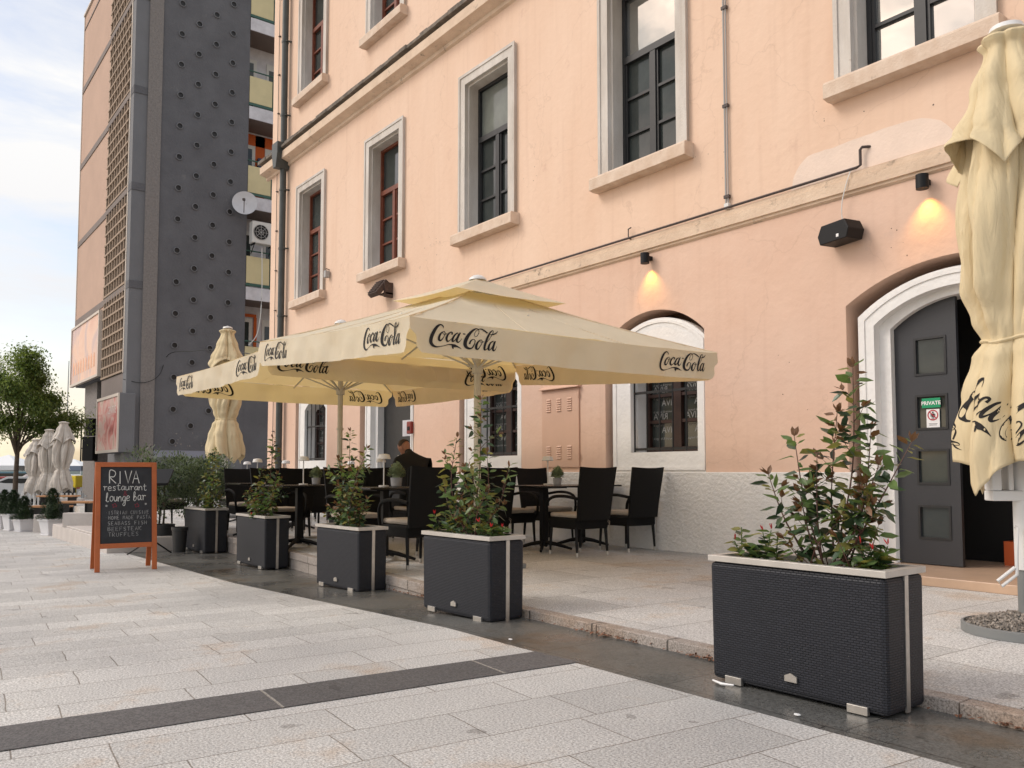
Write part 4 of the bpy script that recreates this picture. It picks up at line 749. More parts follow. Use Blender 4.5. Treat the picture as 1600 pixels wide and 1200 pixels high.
# ------------------------------------------------------------------ open umbrellas
def map_logo(mb, A, e, nrm, u0, v0, size, wave, eps):
    vs = []
    for u, v in LV:
        U = u0 + u * size; Vv = v0 + v * size; p = A + e * U + Vector((0, 0, -Vv)); p += nrm * (wave(U, Vv) + eps); vs.append(p)
    mb.add(vs, LF)
def open_umbrella(loc, rot, tx, label, seed):
    rn = random.Random(seed)
    U = thing('parasol', label, 'parasol', loc, rot, 'open cream parasols over the tables')
    S = 1.65; ZR = 2.18; ZA = 2.80; VH = .255
    tl = lambda x, y, z: Vector((x, y, z + tx * x))
    # canopy: four facets with slight sag
    mb = MB(); n = 26
    cs = [(-S, -S), (S, -S), (S, S), (-S, S)]
    for q in range(4):
        a = Vector((*cs[q], 0)); b = Vector((*cs[(q + 1) % 4], 0)); base = len(mb.v); rows = []
        vs = []; fs = []
        for i in range(n + 1):
            t = .16 + .84 * i / n
            for j in range(n + 1):
                s = j / n; p = (a * (1 - s) + b * s) * t; sag = -.045 * sin(pi * s) * t * (1 - .2 * t) - .03 * sin(pi * t)
                wr = .012 * noise.noise(Vector((p.x * 2.2, p.y * 2.2, seed))) + .006 * noise.noise(Vector((p.x * 7, p.y * 7, seed)))
                vs.append(tl(p.x, p.y, ZR + (ZA - ZR) * (1 - t) + sag * (1 if i < n else .35) + wr))
        for i in range(n):
            for j in range(n): k = i * (n + 1) + j; fs.append((k, k + 1, k + n + 2, k + n + 1))
        mb.add(vs, fs)
    bm_o = mb.build('canopy', M['cream'], U, smooth=True, fixn=False)
    for q in range(4):
        x, y = cs[q]; mb = MB(); mb.tube([tl(x * t, y * t, ZR + (ZA - ZR) * (1 - t) - .03 * sin(pi * t) + .004) for t in [.16 + .84 * k / 14 for k in range(15)]], .006, 5); mb.build('hip_seam', M['cream'], U)
        a = Vector((*cs[q], 0)); b = Vector((*cs[(q + 1) % 4], 0)); mb = MB()
        for f_ in (1 / 3, 2 / 3): mb.tube([tl(*((a * (1 - f_) + b * f_) * t).xy, ZR + (ZA - ZR) * (1 - t) - .045 * sin(pi * f_) * t * (1 - .2 * t) * (1 if t < 1 else .35) - .03 * sin(pi * t) + .004) for t in [.36 + .60 * k / 14 for k in range(15)]], .003, 4)
        mb.build('panel_seam', M['cream'], U)
    # vent cap
    mb = MB(); H = .63
    for q in range(4):
        a = Vector((cs[q][0] / S * H, cs[q][1] / S * H, 0)); b = Vector((cs[(q + 1) % 4][0] / S * H, cs[(q + 1) % 4][1] / S * H, 0)); vs = []; fs = []
        for i in range(9):
            t = .06 + .94 * i / 8
            for j in range(9): s = j / 8; p = (a * (1 - s) + b * s) * t; vs.append(tl(p.x, p.y, 2.64 + .245 * (1 - t) - .02 * sin(pi * s) * t - .008 * sin(pi * t)))
        for i in range(8):
            for j in range(8): k = i * 9 + j; fs.append((k, k + 1, k + 10, k + 9))
        mb.add(vs, fs)
    mb.build('vent_cap', M['cream'], U, smooth=True, fixn=False)
    mb = MB(); mb.lathe([(.09, 0), (.085, .02), (.05, .045), (0, .06)], 20, (0, 0, 2.86)); mb.build('finial', M['whitep'], U, smooth=True)
    # valances + logos
    for q in range(4):
        a = Vector((*cs[q], 0)); b = Vector((*cs[(q + 1) % 4], 0)); e = (b - a).normalized(); nrm = Vector((e.y, -e.x, 0)); L_ = 2 * S; ph = rn.random() * 6
        wave = lambda u, v, ph=ph: (.016 * sin(u * 5 + ph) + .012 * sin(u * 11 + ph * 2) + .012 * noise.noise(Vector((u * 4, v * 5, ph)))) * min(1, v / .12) + .05 * v * sin(u * 1.3 + ph) + .006 * sin(u * 23 + v * 9) * v / .25
        mb = MB(); nu, nv = 66, 12; vs = []; fs = []
        for i in range(nu + 1):
            u = L_ * i / nu
            edge = min(u, L_ - u); cut = .09; top = 0
            for j in range(nv + 1):
                # corner notch: the flap starts a hand's width from the corner below the hem
                v = VH * j / nv * (1 if edge > .10 else (1 - .0)); uu = u
                sh = .055 * max(0, min(1, (v - .085) / .05)) + .05 * max(0, (v - .19) / .065) ** 2
                if edge < .22: uu = u + (1 if u < L_ / 2 else -1) * sh * (1 - edge / .22)
                sagz = -.045 * .35 * sin(pi * u / L_)
                p = a + e * uu + nrm * wave(uu, v); vs.append(tl(p.x, p.y, ZR + sagz - v))
        for i in range(nu):
            for j in range(nv): k = i * (nv + 1) + j; fs.append((k, k + nv + 1, k + nv + 2, k + 1))
        mb.add(vs, fs); fl_ = mb.build('valance', M['cream'], U, smooth=True, fixn=False)
        for u0 in (.17, L_ - .17 - .60):
            mb = MB()
            for eps in (.004, -.004):
                vs = []
                for u, v in LV:
                    uu = u0 + u * .60; vv = .035 + v * .50; p = a + e * uu + nrm * (wave(uu, vv) + eps); vs.append(tl(p.x, p.y, ZR - .0157 * sin(pi * uu / L_) - vv))
                mb.add(vs, LF)
            mb.build('logo_print', M['ink'], fl_, fixn=False)
    # pole, ribs, struts
    mb = MB(); mb.tube([(0, 0, .02), (0, 0, 2.78)], .036, 8); mb.build('pole', M['pole'], U)
    mb = MB(); mb.tube([(0, 0, 1.92), (0, 0, 2.0)], .055, 12); mb.build('collar', M['pole'], U); mb = MB(); mb.tube([(0, 0, 1.45), (0, 0, 1.48)], .045, 12); mb.build('clamp', M['pole'], U)
    for k in range(8):
        if k % 2 == 0: x, y = cs[k // 2]
        else: a = cs[k // 2]; b = cs[(k // 2 + 1) % 4]; x, y = (a[0] + b[0]) / 2, (a[1] + b[1]) / 2
        mb = MB(); z1 = ZR - .03 - (.02 if k % 2 else 0); mb.tube([tl(x * .03, y * .03, ZA - .06), tl(x * .5, y * .5, (ZA + ZR) / 2 - (.095 if k % 2 else .07)), tl(x * .98, y * .98, z1)], .011, 6); r = mb.build('rib', M['pole'], U)
        mb = MB(); mb.tube([(0, 0, 1.96), tl(x * .52, y * .52, ZR + (ZA - ZR) * .48 - .045)], .010, 6); mb.build('strut', M['pole'], r)
    mb = MB(); mb.box(-.35, .35, -.35, .35, 0, .05); mb.build('base_plate', M['greyp'], U, bevel=.01)
    return U
open_umbrella((-6.77, 4.76, .05), -.04, -.07, 'large open cream parasol nearest the arched window, logo on its flaps', 3)
open_umbrella((-10.05, 4.86, .085), -.02, -.005, 'open cream parasol behind and left of the nearest one, nearly touching it', 7)

# ------------------------------------------------------------------ closed umbrellas
def lerp_prof(prof, z):
    for a, b in zip(prof, prof[1:]):
        if z >= b[0]: t = (z - a[0]) / (b[0] - a[0]); t = t * t * (3 - 2 * t); return tuple(a[i] + (b[i] - a[i]) * t for i in range(1, len(a)))
    return prof[-1][1:]
def folded(loc, H, prof_top, prof_bot, m, label, seed, scale=1, logo=None, name='folded_parasol', group=None, rz=0, pole=None):
    U = thing(name, label, 'parasol', loc, rz, group)
    rn = random.Random(seed); ph = [rn.random() * 6.28 for _ in range(8)]; NF = 3
    def fold(t, z, k):
        s = NF * t + ph[k] + .75 * sin(z * 1.7 + ph[k + 1] + t) + .45 * sin(t * 2 + ph[2])
        tri = lambda q: 1 - abs((q / pi) % 1 * 2 - 1)
        a = .45 * abs(sin(s)) ** .7 + .55 * tri(s + .35 * sin(2 * s))
        b = tri(s * 1.7 + 1.1 + 1.3 * z) * .7 + .3 * tri(s * 3.1 - 2.2 * z + ph[5])
        c = abs(sin(t * 5 - 1.9 * z + ph[4]))
        return a * .62 + b * .22 + c * .16
    def surf(prof, k):
        def f(t, z):
            r, amp = lerp_prof(prof, z)[:2]
            rr = r * (1 - amp + amp * fold(t, z, k)) + .010 * noise.noise(Vector((cos(t) * 3, sin(t) * 3, z * 4 + k)))
            tw = .25 * sin(z * 2.1 + ph[3])
            return Vector((rr * cos(t + tw), rr * sin(t + tw), z))
        return f
    def layer(prof, k, name, hem, n=168, rows=70):
        f = surf(prof, k); mb = MB(); z0, z1 = prof[0][0], prof[-1][0]; vs = []; fs = []
        for j in range(rows + 1):
            for i in range(n):
                t = 2 * pi * i / n; q = j / rows; zz = z0 + (z1 - z0) * q
                dz = hem * (abs(sin(2 * t + ph[k])) - .5) * max(0, (q - .6) / .4) ** 1.5
                p = f(t, zz); vs.append((p.x, p.y, zz + dz))
        for j in range(rows):
            for i in range(n): fs.append((j * n + i, j * n + (i + 1) % n, (j + 1) * n + (i + 1) % n, (j + 1) * n + i))
        mb.add(vs, fs); o = mb.build(name, m, U, smooth=True, fixn=False)
        s = o.modifiers.new('thickness', 'SOLIDIFY'); s.thickness = .004
        return o, f
    top, _ = layer(prof_top, 0, 'vent_cap', .22 * scale)
    bot, fb = layer(prof_bot, 1, 'canopy', .20 * scale, rows=110)
    mb = MB(); mb.lathe([(.05 * scale, 0), (.10 * scale, .01), (.09 * scale, .04), (0, .07)], 18, (0, 0, H - .06)); mb.build('finial', M['whitep'], U, smooth=True)
    zt = min(prof_bot, key=lambda p: p[1] if p[0] < prof_bot[0][0] - .6 else 9)[0]
    mb = MB(); pts = []
    for i in range(97): p = fb(2 * pi * i / 96, zt); q = Vector((p.x, p.y, 0)); q = q.normalized() * (q.length + .008); pts.append((q.x, q.y, zt + .012 * sin(i * .26)))
    mb.tube(pts, .011, 6); mb.build('tie_strap', m, U, smooth=True)
    if logo:
        for (t0, zc, dirn, size) in logo:
            mb = MB(); vs = []
            for u, v in LV:
                uu = (u - .5) * size; vv = v * size; ca, sa = cos(dirn), sin(dirn); a = uu * ca + vv * sa; zz = zc + uu * sa - vv * ca
                t = t0 + a / .34
                q = max(0, min(1, (prof_bot[0][0] - zz) / (prof_bot[0][0] - prof_bot[-1][0])))
                # undo the hem shift so that the print lies on the cloth
                base = zz
                for _ in range(6):
                    qq = (prof_bot[0][0] - base) / (prof_bot[0][0] - prof_bot[-1][0]); dz = .20 * scale * (abs(sin(2 * t + ph[1])) - .5) * max(0, (qq - .6) / .4) ** 1.5; base = zz - dz
                p = fb(t, base); o2 = Vector((p.x, p.y, 0)); o2 = o2.normalized() * (o2.length + .007); vs.append((o2.x, o2.y, zz))
            mb.add(vs, LF); mb.build('logo_print', M['ink'], bot, fixn=False)
    return U
PT = [(3.64, .05, .2), (3.60, .16, .3), (3.54, .125, .4), (3.30, .22, .50), (3.0, .34, .60), (2.86, .40, .58)]
PB = [(3.50, .10, .3), (3.0, .25, .66), (2.5, .36, .74), (2.1, .33, .74), (1.90, .25, .60), (1.76, .185, .30), (1.66, .25, .45), (1.4, .33, .48), (1.15, .37, .50), (.95, .36, .5)]
big = folded((-2.06, 5.36, 0), 3.70, PT, PB, M['cream2'], 'tall folded cream parasol tied at the waist beside the open door', 11, 1, [(R(292), 1.42, R(-22), .80), (R(212), 1.34, R(-75), .46)])
big.name = 'folded_parasol'
mb = MB(); mb.tube([(0, 0, .08), (0, 0, .42)], .045, 20); mb.build('pole_foot', M['greyp'], big, smooth=True)
mb = MB(); mb.tube([(0, 0, .42), (0, 0, 3.6)], .055, 20); mb.build('pole', M['whitep'], big, smooth=True)
mb = MB(); mb.box(-.20, .20, -.05, .05, .82, .88); mb.box(-.20, -.14, -.045, .045, .88, 1.15); mb.box(.14, .20, -.045, .045, .88, 1.15); mb.box(-.10, -.07, -.04, .04, .88, 1.15); mb.box(.07, .10, -.04, .04, .88, 1.15); o = mb.build('crank_carriage', M['whitep'], big, bevel=.008); o.rotation_euler = (0, 0, R(50))
mb = MB(); mb.tube([(-.06, -.07, .67), (-.06, -.10, .67), (-.07, -.10, .40), (-.15, -.10, .33), (-.17, -.10, .36), (-.08, -.10, .44)], .010, 8); o = mb.build('crank_handle', M['whitep'], big, smooth=True); o.rotation_euler = (0, 0, R(35))
mb = MB(); mb.box(-.015, .015, -.066, -.054, .48, .66); o = mb.build('warning_label', M['yellow'], big); o.rotation_euler = (0, 0, R(40))
ub = thing('parasol_stand', 'round grey parasol stand heaped with pale gravel by the door', 'parasol stand', (-2.06, 5.36, .052))
mb = MB(); n = 48; prof = [(.335, 0), (.345, .0), (.345, .05), (.33, .055), (.33, .03), (0, .03)]
mb.lathe(prof, 48); mb.build('tray', M['greyp'], ub, smooth=True)
mb = MB(); rn = random.Random(4)
for k in range(2600):
    a = rn.random() * 6.28; r = .325 * math.sqrt(rn.random()); z = .035 + .085 * (1 - (r / .33) ** 1.5) + rn.uniform(-.004, .006); s = rn.uniform(.006, .014)
    c = Vector((r * cos(a), r * sin(a), z)); q = [Vector((rn.uniform(-1, 1), rn.uniform(-1, 1), rn.uniform(-1, 1))).normalized() * s for _ in range(3)]
    vs = [c + q[0], c + q[1], c + q[2], c - q[0] * .9, c - q[1] * .9, c - q[2] * .8]
    mb.add(vs, [(0, 1, 2), (0, 2, 4), (0, 4, 5), (0, 5, 1), (3, 1, 5), (3, 5, 4), (3, 4, 2), (3, 2, 1)])
o = mb.build('gravel', M['gravel'], ub, fixn=False); o['kind'] = 'stuff'
far = at(352, 17.1)
PB2 = [(z, r, a) for z, r, a in PB]
f2 = folded((far.x, far.y, .05), 3.95, [(z + .25, r * 1.1, a) for z, r, a in PT], [(z + .25, r * 1.12, a) for z, r, a in PB], M['cream2'], 'folded cream parasol standing before the grey tower, behind the left planters', 23, 1, [(R(250), 1.55, R(-70), .5)])
mb = MB(); mb.tube([(0, 0, .03), (0, 0, 3.8)], .055, 14); mb.build('pole', M['whitep'], f2, smooth=True)
mb = MB(); mb.lathe([(.34, 0), (.34, .06), (.05, .07), (.05, .1)], 28); mb.build('base', M['greyp'], f2)
lab3 = ['leftmost and shortest of three folded off-white parasols near the benches', 'middle one of three folded off-white parasols near the benches', 'rightmost and tallest of three folded off-white parasols near the benches']
for i, (px, d, s) in enumerate(((57, 26.5, .80), (77, 25.5, .89), (98.5, 25, .96))):
    p = at(px, d)
    u = folded((p.x, p.y, -.3), 2.9 * s, [(z_ * .80 * s, r * .95, a) for z_, r, a in PT], [((z_ - .0) * .80 * s, r * .95, a) for z_, r, a in PB], M['whitef'], lab3[i], 31 + i, .8, None, 'folded_parasol', 'three folded parasols by the benches')
    mb = MB(); mb.tube([(0, 0, 0), (0, 0, 2.8 * s)], .03, 10); mb.build('pole', M['whitep'], u, smooth=True)
    mb = MB(); mb.box(-.3, .3, -.3, .3, 0, .06); mb.build('base', M['greyp'], u)

# ------------------------------------------------------------------ planters
def planter(cx, cy, z, L_, W, H, rz, label):
    P = thing('planter', label, 'planter', (cx, cy, z), rz, 'charcoal wicker planters along the gutter')
    mb = MB(); tp = .985
    x, y = L_ / 2, W / 2
    mb.add([(-x * .99, -y * .97, .008), (x * .99, -y * .97, .008), (x * .99, y * .97, .008), (-x * .99, y * .97, .008), (-x, -y, H - .03), (x, -y, H - .03), (x, y, H - .03), (-x, y, H - .03)], [(0, 3, 2, 1), (4, 5, 6, 7), (0, 1, 5, 4), (1, 2, 6, 5), (2, 3, 7, 6), (3, 0, 4, 7)])
    mb.build('box', M['planter'], P, bevel=.022)
    mb = MB(); o_, t = .006, .035
    mb.box(-x - o_, x + o_, -y - o_, -y + t, H - .028, H); mb.box(-x - o_, x + o_, y - t, y + o_, H - .028, H); mb.box(-x - o_, -x + t, -y + t, y - t, H - .028, H); mb.box(x - t, x + o_, -y + t, y - t, H - .028, H)
    mb.build('rim', M['rim'], P, bevel=.002)
    for s in (1, -1):
        mb = MB(); mb.add([(s * (x * .99 + .004), -.012, .005), (s * (x * .99 + .004), .018, .005), (s * (x + .004), .018, H - .029), (s * (x + .004), -.012, H - .029), (s * (x * .99 - .004), -.012, .005), (s * (x * .99 - .004), .018, .005), (s * (x - .004), .018, H - .029), (s * (x - .004), -.012, H - .029)], [(0, 1, 2, 3), (0, 3, 7, 4), (1, 5, 6, 2), (4, 7, 6, 5), (0, 4, 5, 1)])
        mb.build('trim_strip', M['metal'], P)
    for s in (-1, 1):
        mb = MB(); mb.box(s * (x - .13) - .045, s * (x - .13) + .045, -y * .97 - .012, -y * .97 + .01, .0, .035); mb.build('foot', M['metal'], P, bevel=.002)
    mb = MB(); mb.prism([(-.03, .07), (.03, .07), (.03, .095), (.0, .108), (-.03, .095)], -y * .975 - .012, -y * .975 - .004, 'y'); mb.build('badge', M['metal'], P)
    mb = MB(); mb.box(-x + t, x - t, -y + t, y - t, H - .08, H - .035); mb.build('soil', M['soil'], P)
    return P
PL = []
def pl(p1, p2, W, H, zz, label):
    a = Vector(p1); b = Vector(p2); d = b - a; L_ = d.length; ang = math.atan2(d.y, d.x); n = Vector((-d.y, d.x)).normalized()
    c = (a + b) / 2 + n * W / 2; planter(c.x, c.y, zz, L_, W, H, ang, label); PL.append((c.x, c.y, zz + H, L_, ang))
def pl(cx, cy, a, L_, W, H, z, label):
    planter(cx, cy, z, L_, W, H, a, label); PL.append((cx, cy, z + H, L_, a))
pl(-2.20, 3.395, .02, .87, .33, .590, .0, 'big charcoal wicker planter in the foreground, nearest the camera')
pl(-4.89, 3.39, .03, .81, .30, .57, -.012, 'charcoal wicker planter second nearest the camera, left of the biggest one')
pl(-7.16, 3.585, .05, .81, .30, .58, -.09, 'charcoal wicker planter in the middle of the row of five')
pl(-9.87, 3.765, .0, .96, .30, .615, -.14, 'charcoal wicker planter with one red flower, second from the left end')
pl(-12.52, 3.92, .03, .90, .33, .635, -.17, 'leftmost charcoal wicker planter beside a small black pot')

# ------------------------------------------------------------------ plants
def leaf(mb, p, d, up, L_, W, mi, droop=.25):
    d = d.normalized(); s = d.cross(up)
    if s.length < .01: s = d.cross(Vector((1, 0, 0)))
    s.normalize(); n = s.cross(d)
    def q(a, b, c): return p + d * (a * L_) + s * (b * W) + n * (c * L_)
    vs = [q(0, 0, 0), q(.28, .40, .04), q(.28, 0, -.01), q(.28, -.40, .04), q(.62, .42, -.02 - droop * .3), q(.62, 0, -.06 - droop * .3), q(.62, -.42, -.02 - droop * .3), q(1, 0, -droop)]
    mb.add(vs, [(0, 2, 1), (0, 3, 2), (1, 2, 5, 4), (2, 3, 6, 5), (4, 5, 7), (5, 6, 7)], mi)
def shrub(loc, stems, label, seed, leafL=.075, cat='plant', name='shrub', group='shrubs growing in the wicker planters', dens=1., mats=None, low=0, tipred=True):
    rn = random.Random(seed); S = thing(name, label, cat, loc, 0, group)
    st = MB(); lf = MB()
    mats = mats or [M['leafd'], M['leafg'], M['leafr'], M['leafy']]
    def grow(p0, p1, r0, bend, ll, depth=0, reach=1):
        p0 = Vector(p0); p1 = Vector(p1); L_ = (p1 - p0).length; mid = (p0 + p1) / 2 + Vector((rn.uniform(-1, 1), rn.uniform(-1, 1), 0)) * bend * L_
        pts = [Vector(q) for q in catmull([tuple(p0), tuple(mid), tuple(p1)], 7)]
        st.tube(pts, [r0 * (1 - .75 * i / (len(pts) - 1)) for i in range(len(pts))], 5)
        nl = int(L_ / .0165 * dens); a = rn.random() * 6; ax = (p1 - p0).normalized()
        for i in range(nl):
            t = .15 + .85 * i / max(1, nl - 1) if depth else .22 + .78 * i / max(1, nl - 1)
            if rn.random() < .14: continue
            f = t * (len(pts) - 1); k = min(int(f), len(pts) - 2); p = pts[k].lerp(pts[k + 1], f - k); ax = (pts[k + 1] - pts[k]).normalized()
            a += 2.4; sd = Vector((cos(a), sin(a), 0)); sd = (sd - ax * sd.dot(ax)).normalized(); d = sd * 1.0 + ax * rn.uniform(.1, .8) + Vector((0, 0, rn.uniform(-.3, .2)))
            tip = t > .90
            mi = rn.choice([0, 0, 0, 1, 1, 1, 3]) if not tip else (rn.choice([2, 1, 3, 1]) if tipred else rn.choice([1, 3]))
            if rn.random() < .06: mi = 3
            s = ll * rn.uniform(.65, 1.15) * (.7 if tip else 1); leaf(lf, p + d.normalized() * .012, d, Vector((rn.uniform(-.9, .9), rn.uniform(-.9, .9), 1)), s, s * .54, mi, rn.uniform(.0, .45))
        for k in range(3): d = ax + Vector((rn.uniform(-.6, .6), rn.uniform(-.6, .6), rn.uniform(-.2, .4))); leaf(lf, pts[-1], d, Vector((rn.uniform(-.9, .9), rn.uniform(-.9, .9), 1)), ll * .6, ll * .3, 2 if tipred else 1, .1)
        if depth == 0:
            for k in range(max(1, int(L_ / .13))):
                t = rn.uniform(.2, .85); f = t * (len(pts) - 1); i = int(f); p = pts[i]; aa = rn.random() * 6.28; l2 = L_ * rn.uniform(.18, .38) * (1.15 - t)
                grow(p, p + Vector((cos(aa) * .8, sin(aa) * .8, rn.uniform(.3, .9))).normalized() * l2, r0 * .45, .1, ll * .92, 1)
    for (x, y, x1, y1, z1) in stems: grow((x, y, -.03), (x1, y1, z1), .006, .10, leafL)
    for k in range(low):
        x = rn.uniform(-.16, .16); y = rn.uniform(-.06, .06); a = rn.random() * 6.28; grow((x, y, -.02), (x + cos(a) * .13, y + sin(a) * .08, rn.uniform(.08, .22)), .004, .1, leafL * .9, 1)
    st.build('stems', M['stem'], S); lf.build('foliage', mats, S, fixn=False)
    return S
def on(i, u, v=0, z=0):
    c = PL[i]; return (c[0] + u * cos(c[4]) - v * sin(c[4]), c[1] + u * sin(c[4]) + v * cos(c[4]), c[2] - .035 + z)
# p1: tall shrub (stems in world axes: x along the gutter to the right)
shrub(on(0, .10), [(0, 0, .09, .07, .90), (.01, .02, .02, .05, .70), (-.03, .02, -.17, .0, .60), (.02, 0, .33, .10, .56), (-.05, 0, -.30, -.02, .42), (0, .03, .14, .12, .62), (-.02, -.02, -.08, .04, .50), (.05, .02, .17, .0, .38), (-.04, 0, -.12, -.04, .34), (.03, 0, .22, .03, .46)], 'tall airy shrub with red stems in the foreground planter', 5, .088, low=7, dens=.85)
def flowers(loc, label, seed, w=.15, n=9, h=.15):
    S = shrub(loc, [], label, seed, .055, 'flower', 'flowering_plant', 'low red flowering plants in the planters', 1.1, [M['leafg'], M['leafg'], M['leafg'], M['leafy']], low=0, tipred=False)
    rn = random.Random(seed + 50); st = MB(); lf = MB(); fl_ = MB()
    for k in range(n):
        x = rn.uniform(-w, w); y = rn.uniform(-.06, .06); a = rn.random() * 6.28; tp_ = Vector((x + cos(a) * .05, y + sin(a) * .05, rn.uniform(.4, 1) * h)); st.tube([(x, y, -.02), tuple(tp_)], .003, 4)
        for j in range(13): d = Vector((cos(j * 2.4), sin(j * 2.4), rn.uniform(.0, .7))); p = Vector((x, y, 0)).lerp(tp_, .15 + j / 13 * .85); leaf(lf, p, d, Vector((rn.uniform(-.8, .8), rn.uniform(-.8, .8), 1)), rn.uniform(.045, .075), .036, rn.choice([0, 0, 1, 3]), .15)
        if k < (3 if w > .06 else 2):
            for j in range(3): d = Vector((rn.uniform(-.5, .5), rn.uniform(-.5, .5), 1)); leaf(fl_, tp_ + Vector((0, 0, .005)), d, Vector((1, 0, 0)), .034, .011, 0, .1)
    st.build('stalks', M['leafg'], S); lf.build('leaves', [M['leafg'], M['leafd'], M['red'], M['leafy']], S, fixn=False); fl_.build('petals', M['red'], S, fixn=False)
    for k in kids(S):
        if k.name.startswith(('stems', 'foliage')): bpy.data.objects.remove(k)
    return S
flowers(on(0, -.27), 'low plant with pink-red buds at the left end of the foreground planter', 3, .12, 9, .17)
flowers(on(0, .30), 'low bushy plant with red buds at the right end of the foreground planter', 8, .10, 9, .13)
shrub(on(1, .0), [(0, 0, .03, .06, .98), (-.03, 0, -.22, .02, .72), (.03, 0, .36, .06, .50), (-.06, 0, -.34, -.02, .40), (0, .02, .10, .06, .60), (.05, 0, .22, -.02, .34), (-.05, .02, -.10, .04, .50), (-.1, 0, -.2, .04, .25)], 'bronze leaved shrub in the planter right of the big wicker chair', 12, .078, low=9)
flowers(on(1, -.28), 'low glossy green plant at the left end of the second nearest planter', 14, .12, 8, .18)
flowers(on(1, .30), 'low yellow-green plant at the right end of the second nearest planter', 15, .10, 8, .13)
shrub(on(2, -.08), [(0, 0, -.05, .05, .92), (.02, 0, .28, .06, .75), (-.05, 0, -.32, -.02, .50), (.03, .02, .12, .04, .55), (-.06, 0, -.25, .03, .66), (0, 0, -.1, -.04, .42), (.06, 0, .2, .0, .4), (.1, 0, .35, .03, .28)], 'bronze leaved shrub in the middle planter, in front of the parasol pole', 21, .080, low=11)
shrub(on(3, .0), [(0, 0, .16, .05, .96), (-.03, 0, -.08, .02, .58), (.03, 0, .30, .05, .52), (-.08, 0, -.45, .0, .32), (0, .02, .05, .04, .50), (.06, 0, .38, .02, .38)], 'leafy shrub above the red flower in the fourth planter', 33, .082, low=12)
flowers(on(3, .05, -.08), 'small red flowered plant at the front rim of the fourth planter', 36, .05, 4, .06)
shrub(on(4, .15), [(0, 0, .05, .05, .88), (-.03, 0, -.12, .02, .75), (.03, 0, .22, .05, .62), (-.08, 0, -.25, .0, .5), (0, .02, .05, .04, .62), (.06, 0, .30, .02, .42)], 'yellowish green shrub in the leftmost planter before the folded parasol', 44, .080, low=12, mats=[M['leafd'], M['leafg'], M['leafy'], M['leafy']])
# round olive bush
def bush(loc, R_, zc, label, seed, n=2600, leafL=.045, squash=.85, m=None, name='bush', cat='bush', trunk=True, pot=None, cone=False):
    rn = random.Random(seed); S = thing(name, label, cat, loc); lf = MB(); st = MB()
    lobes = [(Vector((rn.uniform(-.6, .6), rn.uniform(-.6, .6), rn.uniform(-.5, .6))) * R_, R_ * rn.uniform(.35, .6)) for _ in range(12)]
    for k in range(n):
        if cone:
            z = rn.random() ** 1.25; rr = (R_ * (1 - z) ** .75 * .95 + .01) * (1 + .16 * sin(z * 17 + rn.random())) * rn.uniform(.72, 1.08); a = rn.random() * 6.28; c = Vector((rr * cos(a), rr * sin(a), zc + z * squash)); d = Vector((cos(a), sin(a), rn.uniform(.0, 1.3)))
        else:
            lc, lr = rn.choice(lobes); v = Vector((rn.gauss(0, 1), rn.gauss(0, 1), rn.gauss(0, 1))).normalized(); rr = lr * rn.uniform(.6, 1.08); c = lc + v * rr; c = Vector((c.x, c.y, zc + c.z * squash)); d = v + Vector((rn.uniform(-.6, .6), rn.uniform(-.6, .6), rn.uniform(-.3, .8)))
        s = leafL * rn.uniform(.6, 1.2); leaf(lf, c, d, Vector((0, 0, 1)), s, s * .42, rn.choice([0, 0, 1]), .1)
    st.tube([(0, 0, 0), (.02, .01, zc * .6), (0, 0, zc + (R_ * .3 if not cone else .3))], [.02, .018, .008], 6)
    for k in range(6): a = rn.random() * 6.28; st.tube([(0, 0, zc * .55), (cos(a) * R_ * .5, sin(a) * R_ * .5, zc + R_ * .3 * (not cone))], [.01, .004], 5)
    if cone: lf.lathe([(R_ * .35, zc + .01), (R_ * .58, zc + squash * .12), (R_ * .46, zc + squash * .45), (R_ * .20, zc + squash * .75), (0, zc + squash * .85)], 14, mi=0)
    st.build('stems', M['bark'], S); lf.build('foliage', m or [M['leafo'], M['leafd']], S, fixn=False)
    return S
def pot(loc, r, h, m, label, square=False, name='plant_pot', group=None):
    P = thing(name, label, 'pot', loc, R(20) if square else 0, group); mb = MB()
    if square:
        def ringb(a0, a1, z0, z1): mb.add([(s * a0, t * a0, z0) for s, t in ((-1, -1), (1, -1), (1, 1), (-1, 1))] + [(s * a1, t * a1, z1) for s, t in ((-1, -1), (1, -1), (1, 1), (-1, 1))], [(0, 3, 2, 1), (4, 5, 6, 7), (0, 1, 5, 4), (1, 2, 6, 5), (2, 3, 7, 6), (3, 0, 4, 7)])
        ringb(r * .80, r * .80, 0, h * .08); ringb(r * .70, r * .90, h * .08, h * .86); mb.build('pot_body', m, P, bevel=.01)
        mb = MB(); 
        mb.box(-r, r, -r, -r * .85, h * .86, h); mb.box(-r, r, r * .85, r, h * .86, h); mb.box(-r, -r * .85, -r * .85, r * .85, h * .86, h); mb.box(r * .85, r, -r * .85, r * .85, h * .86, h); mb.build('rim', m, P, bevel=.006)
        mb = MB(); mb.box(-r * .84, r * .84, -r * .84, r * .84, h * .87, h * .93); mb.build('soil', M['soil'], P)
    else:
        mb.lathe([(r * .72, 0), (r * .78, h * .3), (r * .92, h * .9)], 28); mb.build('pot_body', m, P, smooth=True)
        mb = MB(); mb.lathe([(r * .93, h * .86), (r, h * .87), (r, h), (r * .9, h), (r * .88, h * .93)], 28); mb.build('rim', m, P, smooth=True)
        mb = MB(); mb.lathe([(0, h * .90), (r * .89, h * .905)], 24); mb.build('soil', M['soil'], P)
    return P
p = at(258, 12.8); pot((p.x, p.y, -.17), .17, .36, M['potd'], 'larger black round pot holding the grey green bush'); bush((p.x, p.y, .15), .66, .62, 'round grey green olive like bush behind the chalkboard', 5, 11000, .05, .8)
